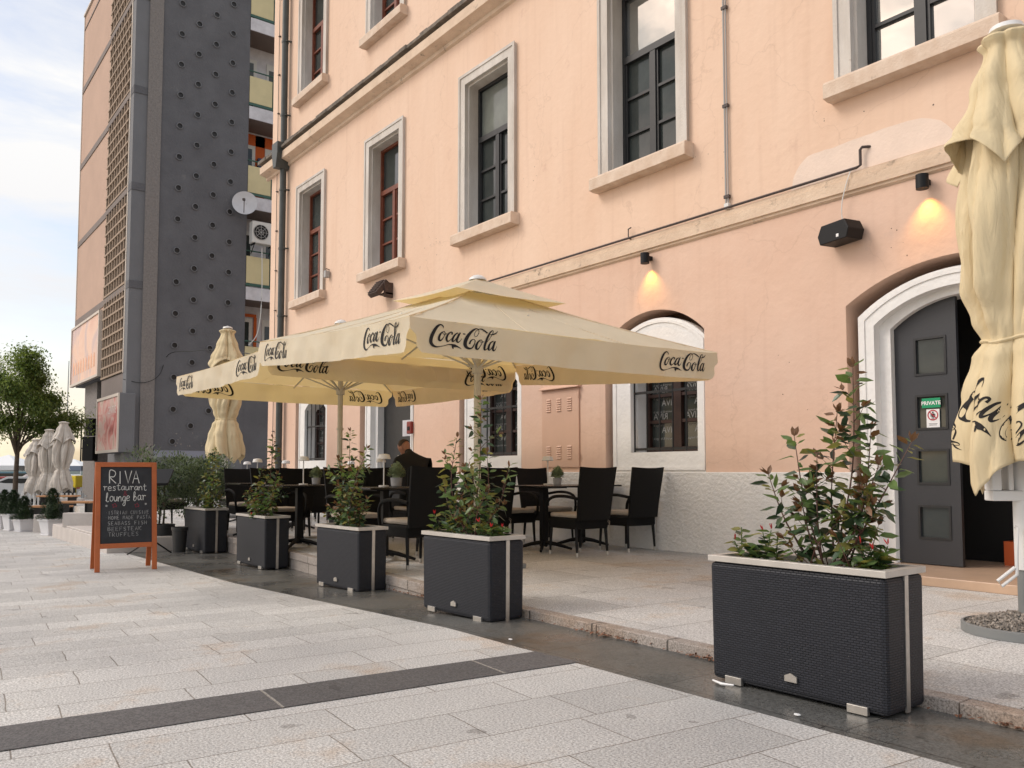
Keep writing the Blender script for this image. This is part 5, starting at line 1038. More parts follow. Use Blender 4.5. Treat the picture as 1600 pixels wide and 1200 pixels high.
p = at(310, 13.6); bush((p.x, p.y, .05), .66, .68, 'dense grey green bush behind the leftmost wicker planter', 6, 10000, .05, .85)
p = at(284, 12.0); pot((p.x, p.y, -.16), .115, .36, M['potd'], 'small empty black bucket like pot next to the leftmost wicker planter')
# conifer pots
cl = ['small round cropped conifer behind the first white pot at the picture edge', 'conifer in the tall white pot right of the tree trunk', 'smaller conifer in the low white pot, third from the left edge', 'conifer in the white square pot nearest the low stone wall', 'conifer half cut by the left picture edge']
for i, (px, yb, w_, hp, hc) in enumerate(((10, 824, .17, .34, .52), (24, 827, .17, .36, .50), (41, 829, .17, .26, .46), (85, 836, .19, .32, .58), (-6, 822, .17, .34, .5))):
    d = (.99 + .24) * 1300 / (yb - 737); p = at(px, d); z = zs(p.x)
    if p.y > 2.93: z = max(z, zs(p.x))
    pot((p.x, p.y, z), w_, hp, M['potw'], 'white square plastic pot ' + ('standing second from the left picture edge', 'right below the tree trunk', 'low and wide, third from the left edge', 'nearest the low stone wall', 'cut by the left picture edge')[i], True, group='white pots with small conifers')
    bush((p.x, p.y, z + hp * .9), w_ * 1.25, .02, cl[i], 60 + i, 2600, .05, hc, [M['conif'], M['leafd']], 'conifer', 'conifer', cone=True)

# ------------------------------------------------------------------ chairs, tables, table things
def make_chair():
    c = thing('wicker_chair', 'x', 'chair', (0, 0, 0), 0, 'black wicker chairs on the terrace')
    # local: front towards +x
    mb = MB(); nz, ny = 12, 8
    def bk(y, z, t): w = .235 + .025 * (z - .42) / .55; return Vector((-.25 - .09 * ((z - .40) / .58) ** 1.3 + .03 * (1 - (2 * y) ** 2) * -1 + t, y * 2 * w, z + (.0 if z < .9 else .012 * (2 * y) ** 2)))
    vs = []; fs = []
    for t in (0, -.03):
        for i in range(nz + 1):
            for j in range(ny + 1): vs.append(bk(-.5 + j / ny, .40 + .58 * i / nz, t))
    W = ny + 1; Nn = (nz + 1) * W
    for i in range(nz):
        for j in range(ny): k = i * W + j; fs += [(k, k + 1, k + W + 1, k + W), (k + Nn, k + Nn + W, k + Nn + W + 1, k + Nn + 1)]
    for j in range(ny): fs += [(j, j + Nn, j + 1 + Nn, j + 1), (nz * W + j, nz * W + j + 1, nz * W + j + 1 + Nn, nz * W + j + Nn)]
    for i in range(nz): fs += [(i * W, (i + 1) * W, (i + 1) * W + Nn, i * W + Nn), (i * W + ny, i * W + ny + Nn, (i + 1) * W + ny + Nn, (i + 1) * W + ny)]
    mb.add(vs, fs); mb.build('backrest', M['chair'], c, smooth=True)
    mb = MB(); mb.box(-.25, .25, -.235, .235, .30, .42); mb.build('seat', M['chair'], c, bevel=.02)
    mb = MB(); mb.box(-.235, .255, -.215, .215, .422, .475); o = mb.build('cushion', M['cushion'], c, bevel=.022)
    for sy in (-1, 1):
        mb = MB(); mb.tube([(-.22, sy * .215, .31), (-.24, sy * .222, .045)], [.020, .014], 8); o = mb.build('leg', M['blackm'], c, smooth=True); mb = MB(); mb.tube([(-.24, sy * .222, .045), (-.242, sy * .223, 0)], .016, 8); mb.build('foot_cap', M['metal'], o, smooth=True)
        mb = MB(); mb.tube([(.22, sy * .215, .31), (.235, sy * .222, .045)], [.020, .014], 8); o = mb.build('leg', M['blackm'], c, smooth=True); mb = MB(); mb.tube([(.235, sy * .222, .045), (.237, sy * .223, 0)], .016, 8); mb.build('foot_cap', M['metal'], o, smooth=True)
        mb = MB(); pts = catmull([(-.28, sy * .25, .64), (-.1, sy * .275, .665), (.12, sy * .275, .65), (.235, sy * .265, .58), (.25, sy * .25, .42), (.225, sy * .22, .34)], 5); mb.tube(pts, .018, 8); mb.build('armrest', M['chair'], c, smooth=True)
    mb = MB(); mb.tube([(-.21, -.20, .43), (-.27, -.235, .38), (-.26, -.24, .22)], .003, 4); mb.tube([(-.21, -.19, .43), (-.26, -.235, .36), (-.25, -.23, .16)], .003, 4); mb.build('cushion_tie', M['cushion'], c)
    return c
proto = make_chair(); used = [0]; jr = random.Random(3)
def chair(x, y, rz, label):
    o = proto if not used[0] else copy_tree(proto); used[0] = 1
    return place(o, (x, y, .052), rz + jr.uniform(-.07, .07), label)
def make_table():
    t = thing('terrace_table', 'x', 'table', (0, 0, 0), 0, 'square black pedestal tables on the terrace')
    mb = MB(); mb.box(-.36, .36, -.36, .36, .755, .775); mb.build('tabletop', M['tabletop'], t, bevel=.004)
    mb = MB(); mb.box(-.035, .035, -.035, .035, .05, .755); mb.box(-.2, .2, -.2, .2, .74, .754); mb.build('column', M['blackm'], t)
    for k in range(4):
        a = pi / 4 + k * pi / 2; mb = MB(); mb.tube([(0, 0, .10), (cos(a) * .15, sin(a) * .15, .075), (cos(a) * .34, sin(a) * .34, .02)], [.03, .024, .016], 6); mb.build('foot', M['blackm'], t)
    return t
tproto = make_table(); tused = [0]
def table(x, y, label, rz=0):
    o = tproto if not tused[0] else copy_tree(tproto); tused[0] = 1
    return place(o, (x, y, .052), rz, label)
def make_lamp():
    t = thing('table_lamp', 'x', 'lamp', (0, 0, 0), 0, 'white table lamps')
    mb = MB(); mb.lathe([(.0, 0), (.055, 0), (.055, .012), (0, .014)], 24); mb.build('base', M['lamp'], t, smooth=True)
    mb = MB(); mb.tube([(0, 0, .012), (0, 0, .31)], .007, 10); mb.build('stem', M['lamp'], t, smooth=True)
    mb = MB(); mb.lathe([(.012, .30), (.068, .295), (.072, .30), (.058, .345), (.02, .352), (0, .352)], 28); mb.build('lamp_shade', M['lamp'], t, smooth=True)
    return t
lproto = make_lamp(); lused = [0]
def lamp(x, y, label, z=.83):
    o = lproto if not lused[0] else copy_tree(lproto); lused[0] = 1
    return place(o, (x, y, z), 0, label)
def make_tplant():
    t = thing('potted_succulent', 'x', 'plant', (0, 0, 0), 0, 'small succulents in grey pots on the tables')
    mb = MB(); mb.lathe([(.038, 0), (.048, .01), (.055, .085), (.048, .085), (.045, .07)], 20); mb.build('pot', M['potg'], t, smooth=True)
    rn = random.Random(8); mb = MB()
    for k in range(420):
        v = Vector((rn.gauss(0, 1), rn.gauss(0, 1), abs(rn.gauss(0, 1)) * .9 + .05)).normalized(); q_ = rn.uniform(.75, 1.15); c = Vector((v.x * .06 * q_, v.y * .06 * q_, .085 + v.z * .11 * q_)); leaf(mb, c, v + Vector((rn.uniform(-.7, .7), rn.uniform(-.7, .7), .4)), Vector((0, 0, 1)), .034, .02, 0, .1)
    mb.lathe([(.03, .07), (.042, .10), (.045, .13), (.03, .155), (0, .16)], 12); mb.build('foliage', M['succ'], t, fixn=False)
    return t
pproto = make_tplant(); pused = [0]
def tplant(x, y, label, z=.83, s=1):
    o = pproto if not pused[0] else copy_tree(pproto); pused[0] = 1
    place(o, (x, y, z), 0, label); o.scale = (s, s, s); return o
W_, E_ = pi, 0
table(-7.72, 6.40, 'black pedestal table between the two pairs of chairs nearest the white plinth wall')
table(-7.85, 7.13, 'black table pushed against the plinth wall under the barred window')
chair(-7.10, 6.40, W_, 'black wicker chair seen from behind, nearer of the two right of the pink cabinet')
chair(-7.15, 7.23, W_, 'black wicker chair standing rightmost, almost against the white plinth')
chair(-8.42, 6.42, E_, 'black wicker chair facing right with its pale cushion showing, left of the pedestal table')
chair(-8.50, 7.13, E_, 'black wicker chair below the pink cabinet, facing right behind the table lamp')
lamp(-7.90, 6.62, 'white table lamp in front of the pink cabinet'); tplant(-7.72, 6.62, 'small round green succulent in a grey pot right of the lamp at the pink cabinet')
table(-7.85, 4.32, 'dark table behind the middle planter with a lamp and succulent')
chair(-7.20, 4.30, W_, 'large black wicker chair seen from behind between the two nearest parasol poles')
chair(-8.55, 4.35, E_, 'black wicker chair facing right behind the middle planter')
lamp(-7.98, 4.38, 'white table lamp standing above the middle planter, below the seated man'); tplant(-7.78, 4.42, 'green succulent in a grey pot right of the lamp below the seated man', s=1.15)
table(-9.85, 4.22, 'black table on one square column behind the fourth planter')
chair(-9.22, 4.70, W_, 'black wicker chair behind the fourth planter, its beige cushion beside the table column')
chair(-10.55, 4.25, E_, 'black wicker chair on the left side of the table behind the fourth planter')
lamp(-9.82, 4.26, 'white table lamp over the fourth planter, shade against the barred window'); tplant(-9.80, 4.42, 'green succulent in a grey pot beside the lamp over the fourth planter')
table(-11.85, 4.42, 'black table with a lamp behind the leftmost wicker planter')
chair(-11.15, 4.62, W_, 'black wicker chair right of the table behind the leftmost planter')
chair(-12.55, 4.55, E_, 'black wicker chair left of the table behind the leftmost planter')
lamp(-11.95, 4.47, 'white table lamp right of the folded parasol'); tplant(-11.72, 4.6, 'small succulent by the lamp right of the folded parasol')
p = at(262, 14.2); chair(p.x, p.y, R(100), 'black wicker chair half hidden by the grey green bushes')
# middle and back rows
rows = [(-8.75, 5.75), (-10.52, 5.75), (-13.0, 5.5), (-15.2, 5.5)]
words = ['near the first parasol pole', 'below the seated man', 'behind the fourth planter', 'far beside the downpipe']
for (x, y), wd in zip(rows, words):
    table(x, y, 'black table of the middle row, ' + wd)
    if wd != words[1]: chair(x + .66, y, W_, 'black wicker chair right of the middle table ' + wd)
    if wd != words[0]: chair(x - .66, y + .02, E_, 'black wicker chair left of the middle table ' + wd)
rows = [(-10.9, 6.95, 'beside the second parasol pole'), (-13.9, 6.9, 'near the dark second door'), (-16.3, 6.7, 'at far left by the downpipe')]
for x, y, wd in rows:
    table(x, y, 'black table of the wall row ' + wd)
    if x > -11: chair(x + .68, y, W_, 'black wicker chair right of the wall row table ' + wd)
    else:
        chair(x + .66, y, W_, 'black wicker chair right of the wall row table ' + wd); 
    if x < -11: chair(x - .66, y, E_, 'black wicker chair left of the wall row table ' + wd)
lamp(-13.4, 5.5, 'white table lamp of the middle row, left of the downpipe', .83); lamp(-15.5, 5.6, 'far white table lamp before the grey tower base', .83); lamp(-13.8, 6.9, 'faint table lamp before the dark second door'); lamp(-10.75, 5.85, 'white table lamp just left of the seated man')
chair(-8.05, 5.2, R(120), 'black wicker chair turned away behind the bronze shrub of the second planter')
chair(-6.35, 4.9, W_, 'black wicker chair beside the nearest parasol pole') if False else None

# ------------------------------------------------------------------ seated man
man = thing('person', 'seated bald man in a black sweater with his head bowed', 'person', (-9.72, 5.80, .05), R(172))
def skin_mesh(name, verts, edges, radii, m, parent, root=0, sub=2):
    me = bpy.data.meshes.new(name); me.from_pydata(verts, edges, []); o = bpy.data.objects.new(name, me); C.objects.link(o); o.parent = parent
    s = o.modifiers.new('skin', 'SKIN'); s.use_smooth_shade = True
    for i, r in enumerate(radii):
        rr = r if isinstance(r, tuple) else (r, r); me.skin_vertices[0].data[i].radius = rr; me.skin_vertices[0].data[i].use_root = i == root
    u = o.modifiers.new('sub', 'SUBSURF'); u.levels = sub; u.render_levels = sub
    me.materials.append(m); return o
# faces +x locally, leaning forward
V = [(0, 0, .52), (.02, 0, .72), (.05, 0, .95), (.10, 0, 1.10), (.17, 0, 1.17),  # spine, neck base
     (.10, .19, 1.07), (.14, .27, .84), (.36, .20, .80), (.10, -.19, 1.07), (.14, -.27, .84), (.36, -.20, .80),
     (.10, .10, .50), (.46, .12, .50), (.46, .13, .10), (.58, .13, .05), (.10, -.10, .50), (.46, -.12, .50), (.46, -.13, .10), (.58, -.13, .05), (.21, 0, 1.20), (.235, 0, 1.245)]
Ed = [(0, 1), (1, 2), (2, 3), (3, 4), (4, 19), (19, 20), (3, 5), (5, 6), (6, 7), (3, 8), (8, 9), (9, 10), (0, 11), (11, 12), (12, 13), (13, 14), (0, 15), (15, 16), (16, 17), (17, 18)]
Rr = [(.17, .14), (.18, .13), (.20, .14), (.16, .12), (.075, .075), (.085, .085), (.06, .06), (.045, .045), (.085, .085), (.06, .06), (.045, .045), (.095, .095), (.075, .075), (.05, .05), (.04, .04), (.095, .095), (.075, .075), (.05, .05), (.04, .04), .058, .055]
body = skin_mesh('body', V, Ed, Rr, M['sweater'], man)
# head
mb = MB(); n = 28; rows_ = 20; vs = []; fs = []
for i in range(rows_ + 1):
    ph = pi * i / rows_
    for j in range(n):
        t = 2 * pi * j / n; x = .098 * sin(ph) * cos(t); y = .076 * sin(ph) * sin(t); z = .118 * cos(ph)
        if z < 0: k = 1 + z * 2.2; y *= max(.55, k); x = x * max(.6, k) + .02 * (-z) / .118 * 1.3
        fr = max(0, cos(t)) ** 6
        x += .022 * fr * math.exp(-((z + .018) / .022) ** 2) * (1 if abs(y) < .03 else .1)   # nose
        x -= .010 * math.exp(-((z - .012) / .012) ** 2) * math.exp(-((abs(y) - .032) / .014) ** 2) * (cos(t) > 0)   # eye sockets
        x += .006 * fr * math.exp(-((z + .055) / .010) ** 2)
        vs.append((x, y, z))
for i in range(rows_):
    for j in range(n): fs.append((i * n + j, i * n + (j + 1) % n, (i + 1) * n + (j + 1) % n, (i + 1) * n + j))
mb.add(vs, fs)
for sy in (-1, 1): mb.lathe([(.0, -.03), (.014, -.028), (.018, 0), (.014, .028), (0, .03)], 10, (-.005, sy * .078, -.005), sy=.45)
head = mb.build('head', M['skin'], man, smooth=True); head.location = (.32, .015, 1.275); head.rotation_euler = (R(-8), R(52), R(18))
mb = MB(); vs = []; fs = []
for i in range(9):
    ph = pi * .47 * i / 8
    for j in range(n): t = 2 * pi * j / n; vs.append((-.012 + .099 * sin(ph) * cos(t) * (.86 if cos(t) > 0 else 1.02), .079 * sin(ph) * sin(t), .120 * cos(ph)))
for i in range(8):
    for j in range(n): fs.append((i * n + j, i * n + (j + 1) % n, (i + 1) * n + (j + 1) % n, (i + 1) * n + j))
mb.add(vs, fs); h = mb.build('hair', M['hair'], head, smooth=True)
for sy in (1, -1):
    fv = [(.36, sy * .20, .80), (.42, sy * .17, .80), (.46, sy * .16, .795)]; fe = [(0, 1), (1, 2)]; fr_ = [(.030, .022), (.040, .018), (.036, .016)]
    for q in range(4):
        y = sy * (.13 + .022 * q); b = len(fv); fv += [(.50, y, .795), (.535 - .006 * abs(q - 1.5), y, .785), (.555 - .01 * abs(q - 1.5), y, .768)]; fe += [(2, b), (b, b + 1), (b + 1, b + 2)]; fr_ += [.010, .009, .008]
    b = len(fv); fv += [(.43, sy * .12, .79), (.46, sy * .10, .78)]; fe += [(1, b), (b, b + 1)]; fr_ += [.012, .009]
    skin_mesh('hand', fv, fe, fr_, M['skin'], man, 0, 1)
chair(-9.69, 5.80, R(172), 'black wicker chair the bald man sits on')

# ------------------------------------------------------------------ chalkboard
A = thing('chalkboard_sign', 'orange wooden a-frame chalkboard reading RIVA restaurant and lounge bar', 'chalkboard', (-10.60, 2.38, -.152), R(-5))
Hh = 1.25; hw = .33; t_ = .055
def lean(s):   # local panel coordinates (y across, q up along the panel) -> world local; s=+1 front
    ang = math.atan2(.20, Hh)
    def f(y, q, off=0): return Vector((s * (.20 * (1 - q / Hh)) + s * (off + .012) * cos(ang), y, q + off * sin(ang)))
    return f
def slat(mb, f, y0, y1, q0, q1, th=.022):
    vs = [f(y, q, o) for o in (0, th) for q in (q0, q1) for y in (y0, y1)]
    mb.add(vs, [(0, 2, 3, 1), (4, 5, 7, 6), (0, 1, 5, 4), (2, 6, 7, 3), (0, 4, 6, 2), (1, 3, 7, 5)])
for s, nm in ((1, 'front_frame'), (-1, 'rear_frame')):
    f = lean(s); mb = MB()
    slat(mb, f, -hw, -hw + t_, 0, Hh); slat(mb, f, hw - t_, hw, 0, Hh); slat(mb, f, -hw + t_, hw - t_, Hh - .055, Hh); slat(mb, f, -hw + t_, hw - t_, .26, .315)
    mb.build(nm, M['orange'], A, bevel=.003)
    mb = MB(); slat(mb, f, -hw + t_ - .002, hw - t_ + .002, .31, Hh - .05, .008); mb.build('slate', M['slate'], A)
f = lean(1); X0, X1, Z0, Z1 = -hw + t_, hw - t_, .315, Hh - .055; WW = X1 - X0; HHH = Z1 - Z0
rn = random.Random(6)
def write(parts, name, m):
    mb = MB()
    for vs, fs in parts: mb.add([f(X0 + (a - 195) / 390 * WW, Z1 - (b - 247) / 610 * HHH, .0095 + .0004 * i / 50) for i, (a, b) in enumerate(vs)], fs)
    mb.build(name, m, A, fixn=False)
def wr(txt, x0, x1, yb, yt, lw, **k):
    return [(vs2, fs) for vs2, fs in [([(a, b) for a, b in vs], fs) for vs, fs in strokes(txt, x0, yb, x1 - x0, yt - yb, lw, rnd=rn, **k)]]
write(wr('RIVA', 262, 488, 382, 280, 6.5, gap=.25), 'title_writing', M['chalk'])
write(wr('restaurant', 215, 548, 436, 380, 4.2, gap=.1) + wr('lounge', 232, 418, 524, 455, 4.5, gap=.1) + wr('bar', 440, 540, 520, 450, 4.5, gap=.1), 'script_writing', M['chalk'])
write(wr('.ISTRIAN CUISINE', 234, 562, 628, 600, 2.6, gap=.9, smooth=False) + wr('.HOME MADE PASTA', 234, 574, 668, 640, 2.6, gap=.9, smooth=False) + wr('SEABASS FISH', 252, 545, 712, 683, 2.6, gap=.9, smooth=False) + wr('BEEFSTEAK', 252, 505, 758, 728, 2.6, gap=.8, smooth=False) + wr('TRUFFLES', 256, 482, 802, 772, 2.6, gap=.8, smooth=False), 'menu_writing', M['chalkd'])
fl2 = []
for cx, cy in ((300, 556), (470, 558)):
    fl2.append(ribbon(catmull([(cx + (10 + 9 * (k % 2)) * cos(k * .7), cy + (10 + 9 * (k % 2)) * sin(k * .7), 3.4) for k in range(10)], 3)))
write(fl2 + wr('&', 368, 400, 478, 440, 3.4), 'red_drawing', M['chalkr'])
write([ribbon([(240 + 9 * cos(q), 558 + 9 * sin(q), 3), (240 - 9 * cos(q), 558 - 9 * sin(q), 3)]) for q in (0, .8, 1.6, 2.4)] + [ribbon([(538 + 9 * cos(q), 548 + 9 * sin(q), 3), (538 - 9 * cos(q), 548 - 9 * sin(q), 3)]) for q in (0, .8, 1.6, 2.4)], 'white_stars', M['chalkd'])
mb = MB(); mb.tube([(-.1, hw - .02, .62), (.1, hw - .02, .62)], .006, 6); mb.build('stay', M['metal'], A)
# menu stand
p = at(240, 11.6); ms = thing('menu_stand', 'black folding menu stand on thin legs right behind the chalkboard', 'stand', (p.x, p.y, -.165), R(-30))
mb = MB(); mt = Matrix.Translation((0, 0, 1.08)) @ Matrix.Rotation(R(35), 4, 'Y'); mb.box(-.18, .18, -.24, .24, -.012, .012, mtx=mt); mb.box(.17, .20, -.24, .24, 0, .04, mtx=mt); mb.build('desk', M['blackm'], ms)
mb = MB(); mb.tube([(0, 0, .12), (0, 0, 1.08)], .016, 8); mb.build('post', M['blackm'], ms)
for k in range(3):
    a = k * 2.09 + .4; mb = MB(); mb.tube([(0, 0, .22), (cos(a) * .33, sin(a) * .33, .01)], .011, 6); mb.build('leg', M['blackm'], ms)

# ------------------------------------------------------------------ leaves by the kerb, napkin
mb = MB(); rn = random.Random(12)
for k in range(420):
    x = rn.choice([rn.gauss(-3.7, .15), rn.gauss(-2.9, .12), rn.gauss(-1.35, .15), rn.gauss(-5.9, .35), rn.gauss(-5.6, .2), rn.uniform(-8, -1)]); y = ky(x) - .004 - abs(rn.gauss(0, .018)); z = zs(x) + .004 + rn.random() * .006
    leaf(mb, Vector((x, y, z)), Vector((rn.uniform(-1, 1), rn.uniform(-1, 1), rn.uniform(0, .5))), Vector((0, 0, 1)), rn.uniform(.012, .035), .014, 0, .3)
tag(mb.build('leaf_litter', M['litter'], fixn=False), 'dry brown leaves gathered along the foot of the kerb', 'leaves', kind='stuff')
for i, (x, y) in enumerate(((-2.03, 3.02), (-3.95, 3.02))):
    mb = MB(); mb.lathe([(0, 0), (.010, .001), (.010, .005), (0, .007)], 8, (x, y, .001), sx=1.5); tag(mb.build('paper_scrap', M['signw']), ('tiny white scrap on the wet gutter before the foreground planter', 'tiny white scrap on the wet gutter near the second planter')[i], 'litter')
mb = MB(); mb.tube([(-2.58, 3.17, .012), (-2.52, 3.16, .008), (-2.46, 3.17, .012)], [.004, .007, .004], 6); tag(mb.build('wrapper', M['signw']), 'white wrapper by the left foot of the foreground planter', 'litter')

# ------------------------------------------------------------------ left distance: low walls, benches, tree, cars, tents, hill
for i, (px0, px1, d, z0, z1) in enumerate(((101, 160, 14.6, .02, .27), (56, 71, 17.0, -.25, .12), (92, 130, 24, -.3, .22))):
    a = at(px0, d); b = at(px1, d); mb = MB(); dd = (b - a); n = Vector((-dd.y, dd.x, 0)).normalized() * .2
    vs = [a, b, b + n, a + n]; mb.add([(v.x, v.y, z0) for v in vs] + [(v.x, v.y, z1) for v in vs], [(0, 3, 2, 1), (4, 5, 6, 7), (0, 1, 5, 4), (1, 2, 6, 5), (2, 3, 7, 6), (3, 0, 4, 7)])
    tag(mb.build('low_wall', M['walll'], bevel=.01), ('pale low stone wall behind the white pot nearest the chalkboard', 'short pale wall end between two white pots', 'grey concrete wall piece behind the wooden benches')[i], 'wall')
def bench(px0, px1, d, z, label, cat='bench', name='wooden_bench'):
    a = at(px0, d); b = at(px1, d); L_ = (b - a).length; c = (a + b) / 2; g0 = -.27
    t = thing(name, label, cat, (c.x, c.y, g0), math.atan2(b.y - a.y, b.x - a.x), 'wooden benches and tables by the folded parasols')
    mb = MB()
    for k in range(3): mb.box(-L_ / 2, L_ / 2, -.22 + k * .15, -.08 + k * .15, z - g0 - .04, z - g0)
    mb.build('top_boards', M['bench'], t)
    for s in (-1, 1): mb = MB(); mb.box(s * L_ * .38 - .03, s * L_ * .38 + .03, -.18, .18, 0, z - g0 - .041); mb.build('leg', M['blackm'], t)
bench(52, 110, 19.5, .20, 'low reddish wooden bench nearest the conifers')
bench(96, 150, 19.0, .32, 'pale wooden table board nearest the tower pillar', 'table', 'wooden_table')
bench(66, 122, 23, .34, 'long wooden table behind the low bench', 'table', 'wooden_table')
# tree
def tree(loc, label, seed, H, Rc, zc, n=16000, ll=.12):
    rn = random.Random(seed); t = thing('tree', label, 'tree', loc); st = MB(); lf = MB()
    st.tube([(0, 0, -.1), (.03, 0, 1.0), (-.02, .03, 2.0), (.05, 0, zc)], [.09, .08, .07, .05], 10); tips = []
    for k in range(16):
        a = rn.random() * 6.28; r = Rc * rn.uniform(.45, .95); z = zc + rn.uniform(-.55, 1.0) * Rc * .9; e_ = Vector((cos(a) * r, sin(a) * r, z)); m_ = Vector((cos(a) * r * .4, sin(a) * r * .4, (1.9 + z) / 2 + .2))
        st.tube([(0, 0, rn.uniform(1.7, 2.4)), tuple(m_), tuple(e_)], [.035, .025, .008], 5); tips.append((e_, rn.uniform(.35, .62)))
        tips.append((m_.lerp(e_, .6) + Vector((rn.uniform(-.3, .3), rn.uniform(-.3, .3), .2)), rn.uniform(.3, .55)))
    tips.append((Vector((0, 0, zc + Rc * .8)), .6)); tips.append((Vector((0, 0, zc)), .8))
    for k in range(n):
        c, r = rn.choice(tips); v = Vector((rn.gauss(0, .5), rn.gauss(0, .5), rn.gauss(0, .42))) * r; p = c + v; leaf(lf, p, Vector((rn.uniform(-1, 1), rn.uniform(-1, 1), rn.uniform(-.9, .4))), Vector((0, 0, 1)), ll * rn.uniform(.5, 1.1), ll * .5, rn.choice([0, 0, 0, 1]), .2)
    st.build('trunk', M['bark'], t, smooth=True); lf.build('crown', [M['treel'], M['leafg']], t, fixn=False)
p = at(26, 29); tree((p.x, p.y, -.3), 'leafy young street tree at the left picture edge', 4, 5, 1.85, 3.65, 36000)
# cars
def car(loc, rz, m, label, L_=4.2, H=1.45, van=False):
    c = thing('parked_car', label, 'car', loc, rz, 'cars parked beyond the tree')
    W = .86; prof = [(-L_ / 2, .35), (-L_ / 2, .78), (-L_ / 2 + .15, .92), (-L_ / 2 + .95, .98), (-L_ / 2 + 1.55, H) if not van else (-L_ / 2 + 1.2, H), (L_ / 2 - (.75 if not van else .25), H), (L_ / 2 - .12, 1.0), (L_ / 2, .9), (L_ / 2, .35)]
    nseg = 6; vs = []; 
    for j, y in enumerate((-W, -W * .97, -W * .6, W * .6, W * .97, W)):
        for a, z in prof: k = (1 if z < 1.0 else (.80 if abs(y) > W * .9 else .97)); vs.append((a, y * (k if abs(y) > .7 * W else 1) * (1 if abs(y) < W else .985), z))
    n = len(prof); fs = [(j * n + i, j * n + (i + 1) % n, (j + 1) * n + (i + 1) % n, (j + 1) * n + i) for j in range(5) for i in range(n)] + [tuple(range(n)), tuple(range(5 * n, 6 * n))[::-1]]
    mb = MB(); mb.add(vs, fs); mb.build('body', m, c, smooth=True, bevel=.03)
    for s in (-1, 1):
        mb = MB(); q = [(-L_ / 2 + 1.15, 1.02), (-L_ / 2 + 1.65, H - .08), (L_ / 2 - .85, H - .08), (L_ / 2 - .4, 1.02)]; mb.prism(q, s * (W * .90), s * (W * .93), 'y'); mb.build('side_window', M['carglass'], c)
    mb = MB(); mb.add([(L_ / 2 - .10, -.62, 1.03), (L_ / 2 - .10, .62, 1.03), (L_ / 2 - .62, .55, H - .07), (L_ / 2 - .62, -.55, H - .07)], [(0, 1, 2, 3)]); mb.v = [(a + .02, b, z_ + .02) for a, b, z_ in mb.v]; mb.build('rear_window', M['carglass'], c)
    for s in (-1, 1): mb = MB(); mb.box(L_ / 2 - .02, L_ / 2 + .03, s * .72 - .1, s * .72 + .1, .72, .95); mb.build('tail_light', M['tail'], c)
    for a in (-1, 1):
        for s in (-1, 1):
            mb = MB(); mb.tube([(a * L_ * .31, s * .80 - .09, .32), (a * L_ * .31, s * .80 + .09, .32)], .32, 18); o = mb.build('wheel', M['tyre'], c); mb = MB(); mb.tube([(a * L_ * .31, s * .80 - .095, .32), (a * L_ * .31, s * .80 + .095, .32)], .19, 14); mb.build('rim', M['metal'], o)
    return c
paint = lambda n, c: mat(n, c, .25, spec=.6)
for px, d, rz, m_, lab, a in ((26, 44, 58, paint('teal_paint', (.10, .22, .28)), 'blue grey estate car behind the tree trunk, its roof above the other cars', (4.6, 1.55, True)), (4, 40, 48, paint('red_paint', (.35, .02, .015)), 'red car cut by the left picture edge', (4.1, 1.3)), (38, 37, 62, paint('silver_paint', (.60, .60, .60)), 'silver white car with red tail lights beside the tree trunk', (3.9, 1.3)), (72, 41, 50, paint('white_paint', (.72, .72, .72)), 'white car hidden behind the folded off-white parasols', (4.2, 1.4))):
    p = at(px, d); car((p.x, p.y, zs(p.x)), R(rz), m_, lab, *a)
# fence between pots and cars
fn = thing('white_fence', 'white slatted fence behind the conifers and tree trunk', 'fence', (*at(40, 31)[:2], -.42), math.atan2((at(110, 31) - at(-20, 31)).y, (at(110, 31) - at(-20, 31)).x))
mb = MB()
for k in range(30): mb.box(-2.2 + k * .15, -2.14 + k * .15, 0, .03, 0, .62)
mb.box(-2.2, 2.3, .03, .06, .12, .18); mb.box(-2.2, 2.3, .03, .06, .48, .54); mb.build('slats', M['whitep'], fn)
for s in (-1, 0, 1): mb = MB(); mb.box(s * 2.1 - .05, s * 2.1 + .05, -.06, 0, 0, .7); mb.build('post', M['whitep'], fn)
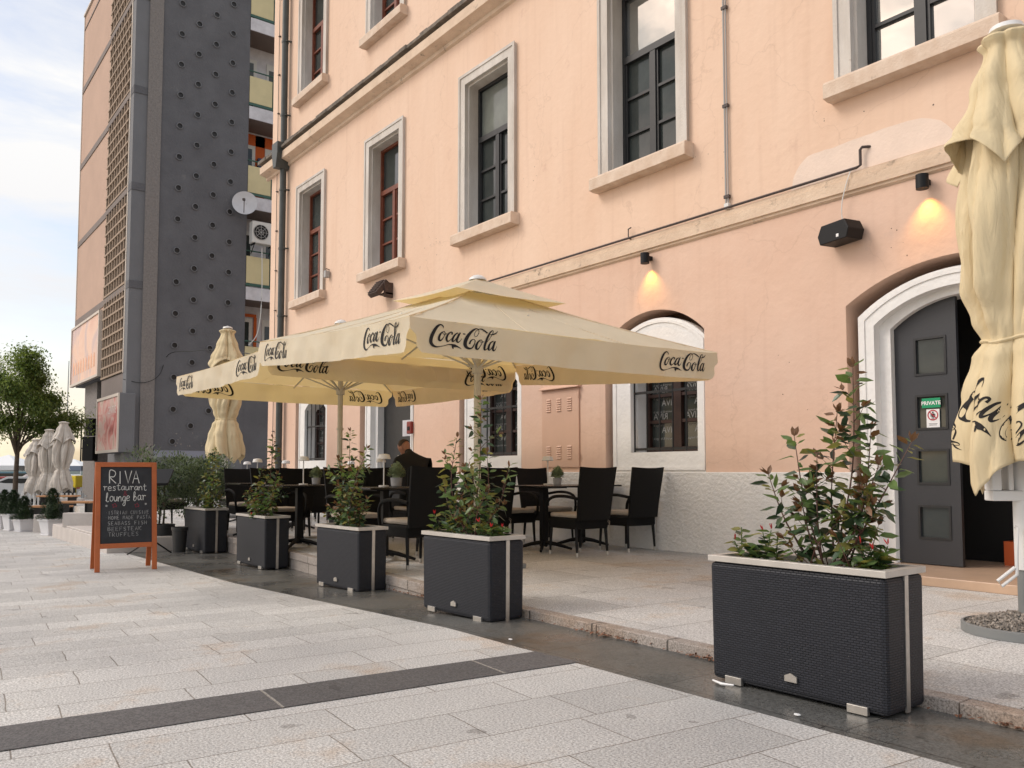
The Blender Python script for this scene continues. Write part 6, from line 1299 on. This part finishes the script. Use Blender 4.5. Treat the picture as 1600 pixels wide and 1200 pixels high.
# tents
def tent(px, d, w_, h, label, txt=None):
    p = at(px, d); t = thing('market_tent', label, 'tent', (p.x, p.y, -.35), R(-38 + 90)); t.rotation_euler = (0, 0, R(52.5))
    mb = MB(); mb.add([(-w_, -w_, h), (w_, -w_, h), (w_, w_, h), (-w_, w_, h), (0, 0, h + w_ * .45)], [(0, 1, 4), (1, 2, 4), (2, 3, 4), (3, 0, 4)]); mb.build('roof', M['tent'], t)
    mb = MB(); mb.box(-w_, w_, w_ - .02, w_, h - .8, h - .01); mb.box(-w_, w_, -w_, -w_ + .02, h - .7, h - .01); o = mb.build('side_flap', M['tent'] if not txt else mat('grey_blue_banner', (.20, .23, .30), .7), t)
    for a in (-1, 1):
        for b in (-1, 1): mb = MB(); mb.tube([(a * w_ * .97, b * w_ * .97, 0), (a * w_ * .97, b * w_ * .97, h)], .05, 6); mb.build('tent_pole', M['whitep'], t)
    if txt: mb = MB(); vs, fs = text_mesh(txt, .62, bold=.012); mb.add([(a, -w_ - .02, h - .58 + b) for a, b in vs], fs); mb.build('lettering', M['tent'], t, fixn=False)
tent(116, 125, 2.3, 2.2, 'white tent with a PULA banner left of the speaker pillar', 'PULA')
tent(86, 140, 3.5, 2.4, 'white peaked tent roof behind the folded parasols')
tent(14, 135, 4.0, 2.3, 'long white pavilion behind the tree at the left edge')
p = at(117, 36); yb_ = thing('yellow_bin', 'bright yellow box on legs between the folded parasols and the tower', 'box', (p.x, p.y, -.3), R(40))
mb = MB(); mb.box(-.35, .35, -.3, .3, .62, 1.12); mb.build('box_body', M['yellow'], yb_, bevel=.03)
for a in (-1, 1):
    for b in (-1, 1): mb = MB(); mb.box(a * .3 - .03, a * .3 + .03, b * .25 - .03, b * .25 + .03, 0, .62); mb.build('leg', M['yellow'], yb_)
mb = MB(); mb.box(-.36, .36, -.36, -.30, .3, .6); mb.build('dark_panel', M['blackm'], yb_)
mb = MB(); p = at(103, 90); mb.tube([(p.x, p.y, -.3), (p.x + .2, p.y, 13)], [.09, .04], 6); tag(mb.build('flag_mast', M['cable']), 'thin pale mast rising above the tree right side', 'mast')
# hill silhouette far away
mb = MB(); vs = []; fs = []; nn_ = 60; rn = random.Random(1)
for i in range(nn_):
    px = -500 + i * 26; p = at(px, 420); h = 2 + 7 * max(0, noise.noise(Vector((i * .11, 3, 0))) + .45); q = at(px, 520); q2 = at(px, 620); vs += [(p.x, p.y, -1), (q.x, q.y, h), (q2.x, q2.y, -1)]
for i in range(nn_ - 1):
    for k in range(2): fs.append((i * 3 + k, (i + 1) * 3 + k, (i + 1) * 3 + k + 1, i * 3 + k + 1))
mb.add(vs, fs); struct(mb.build('hills', M['hill'], smooth=True))
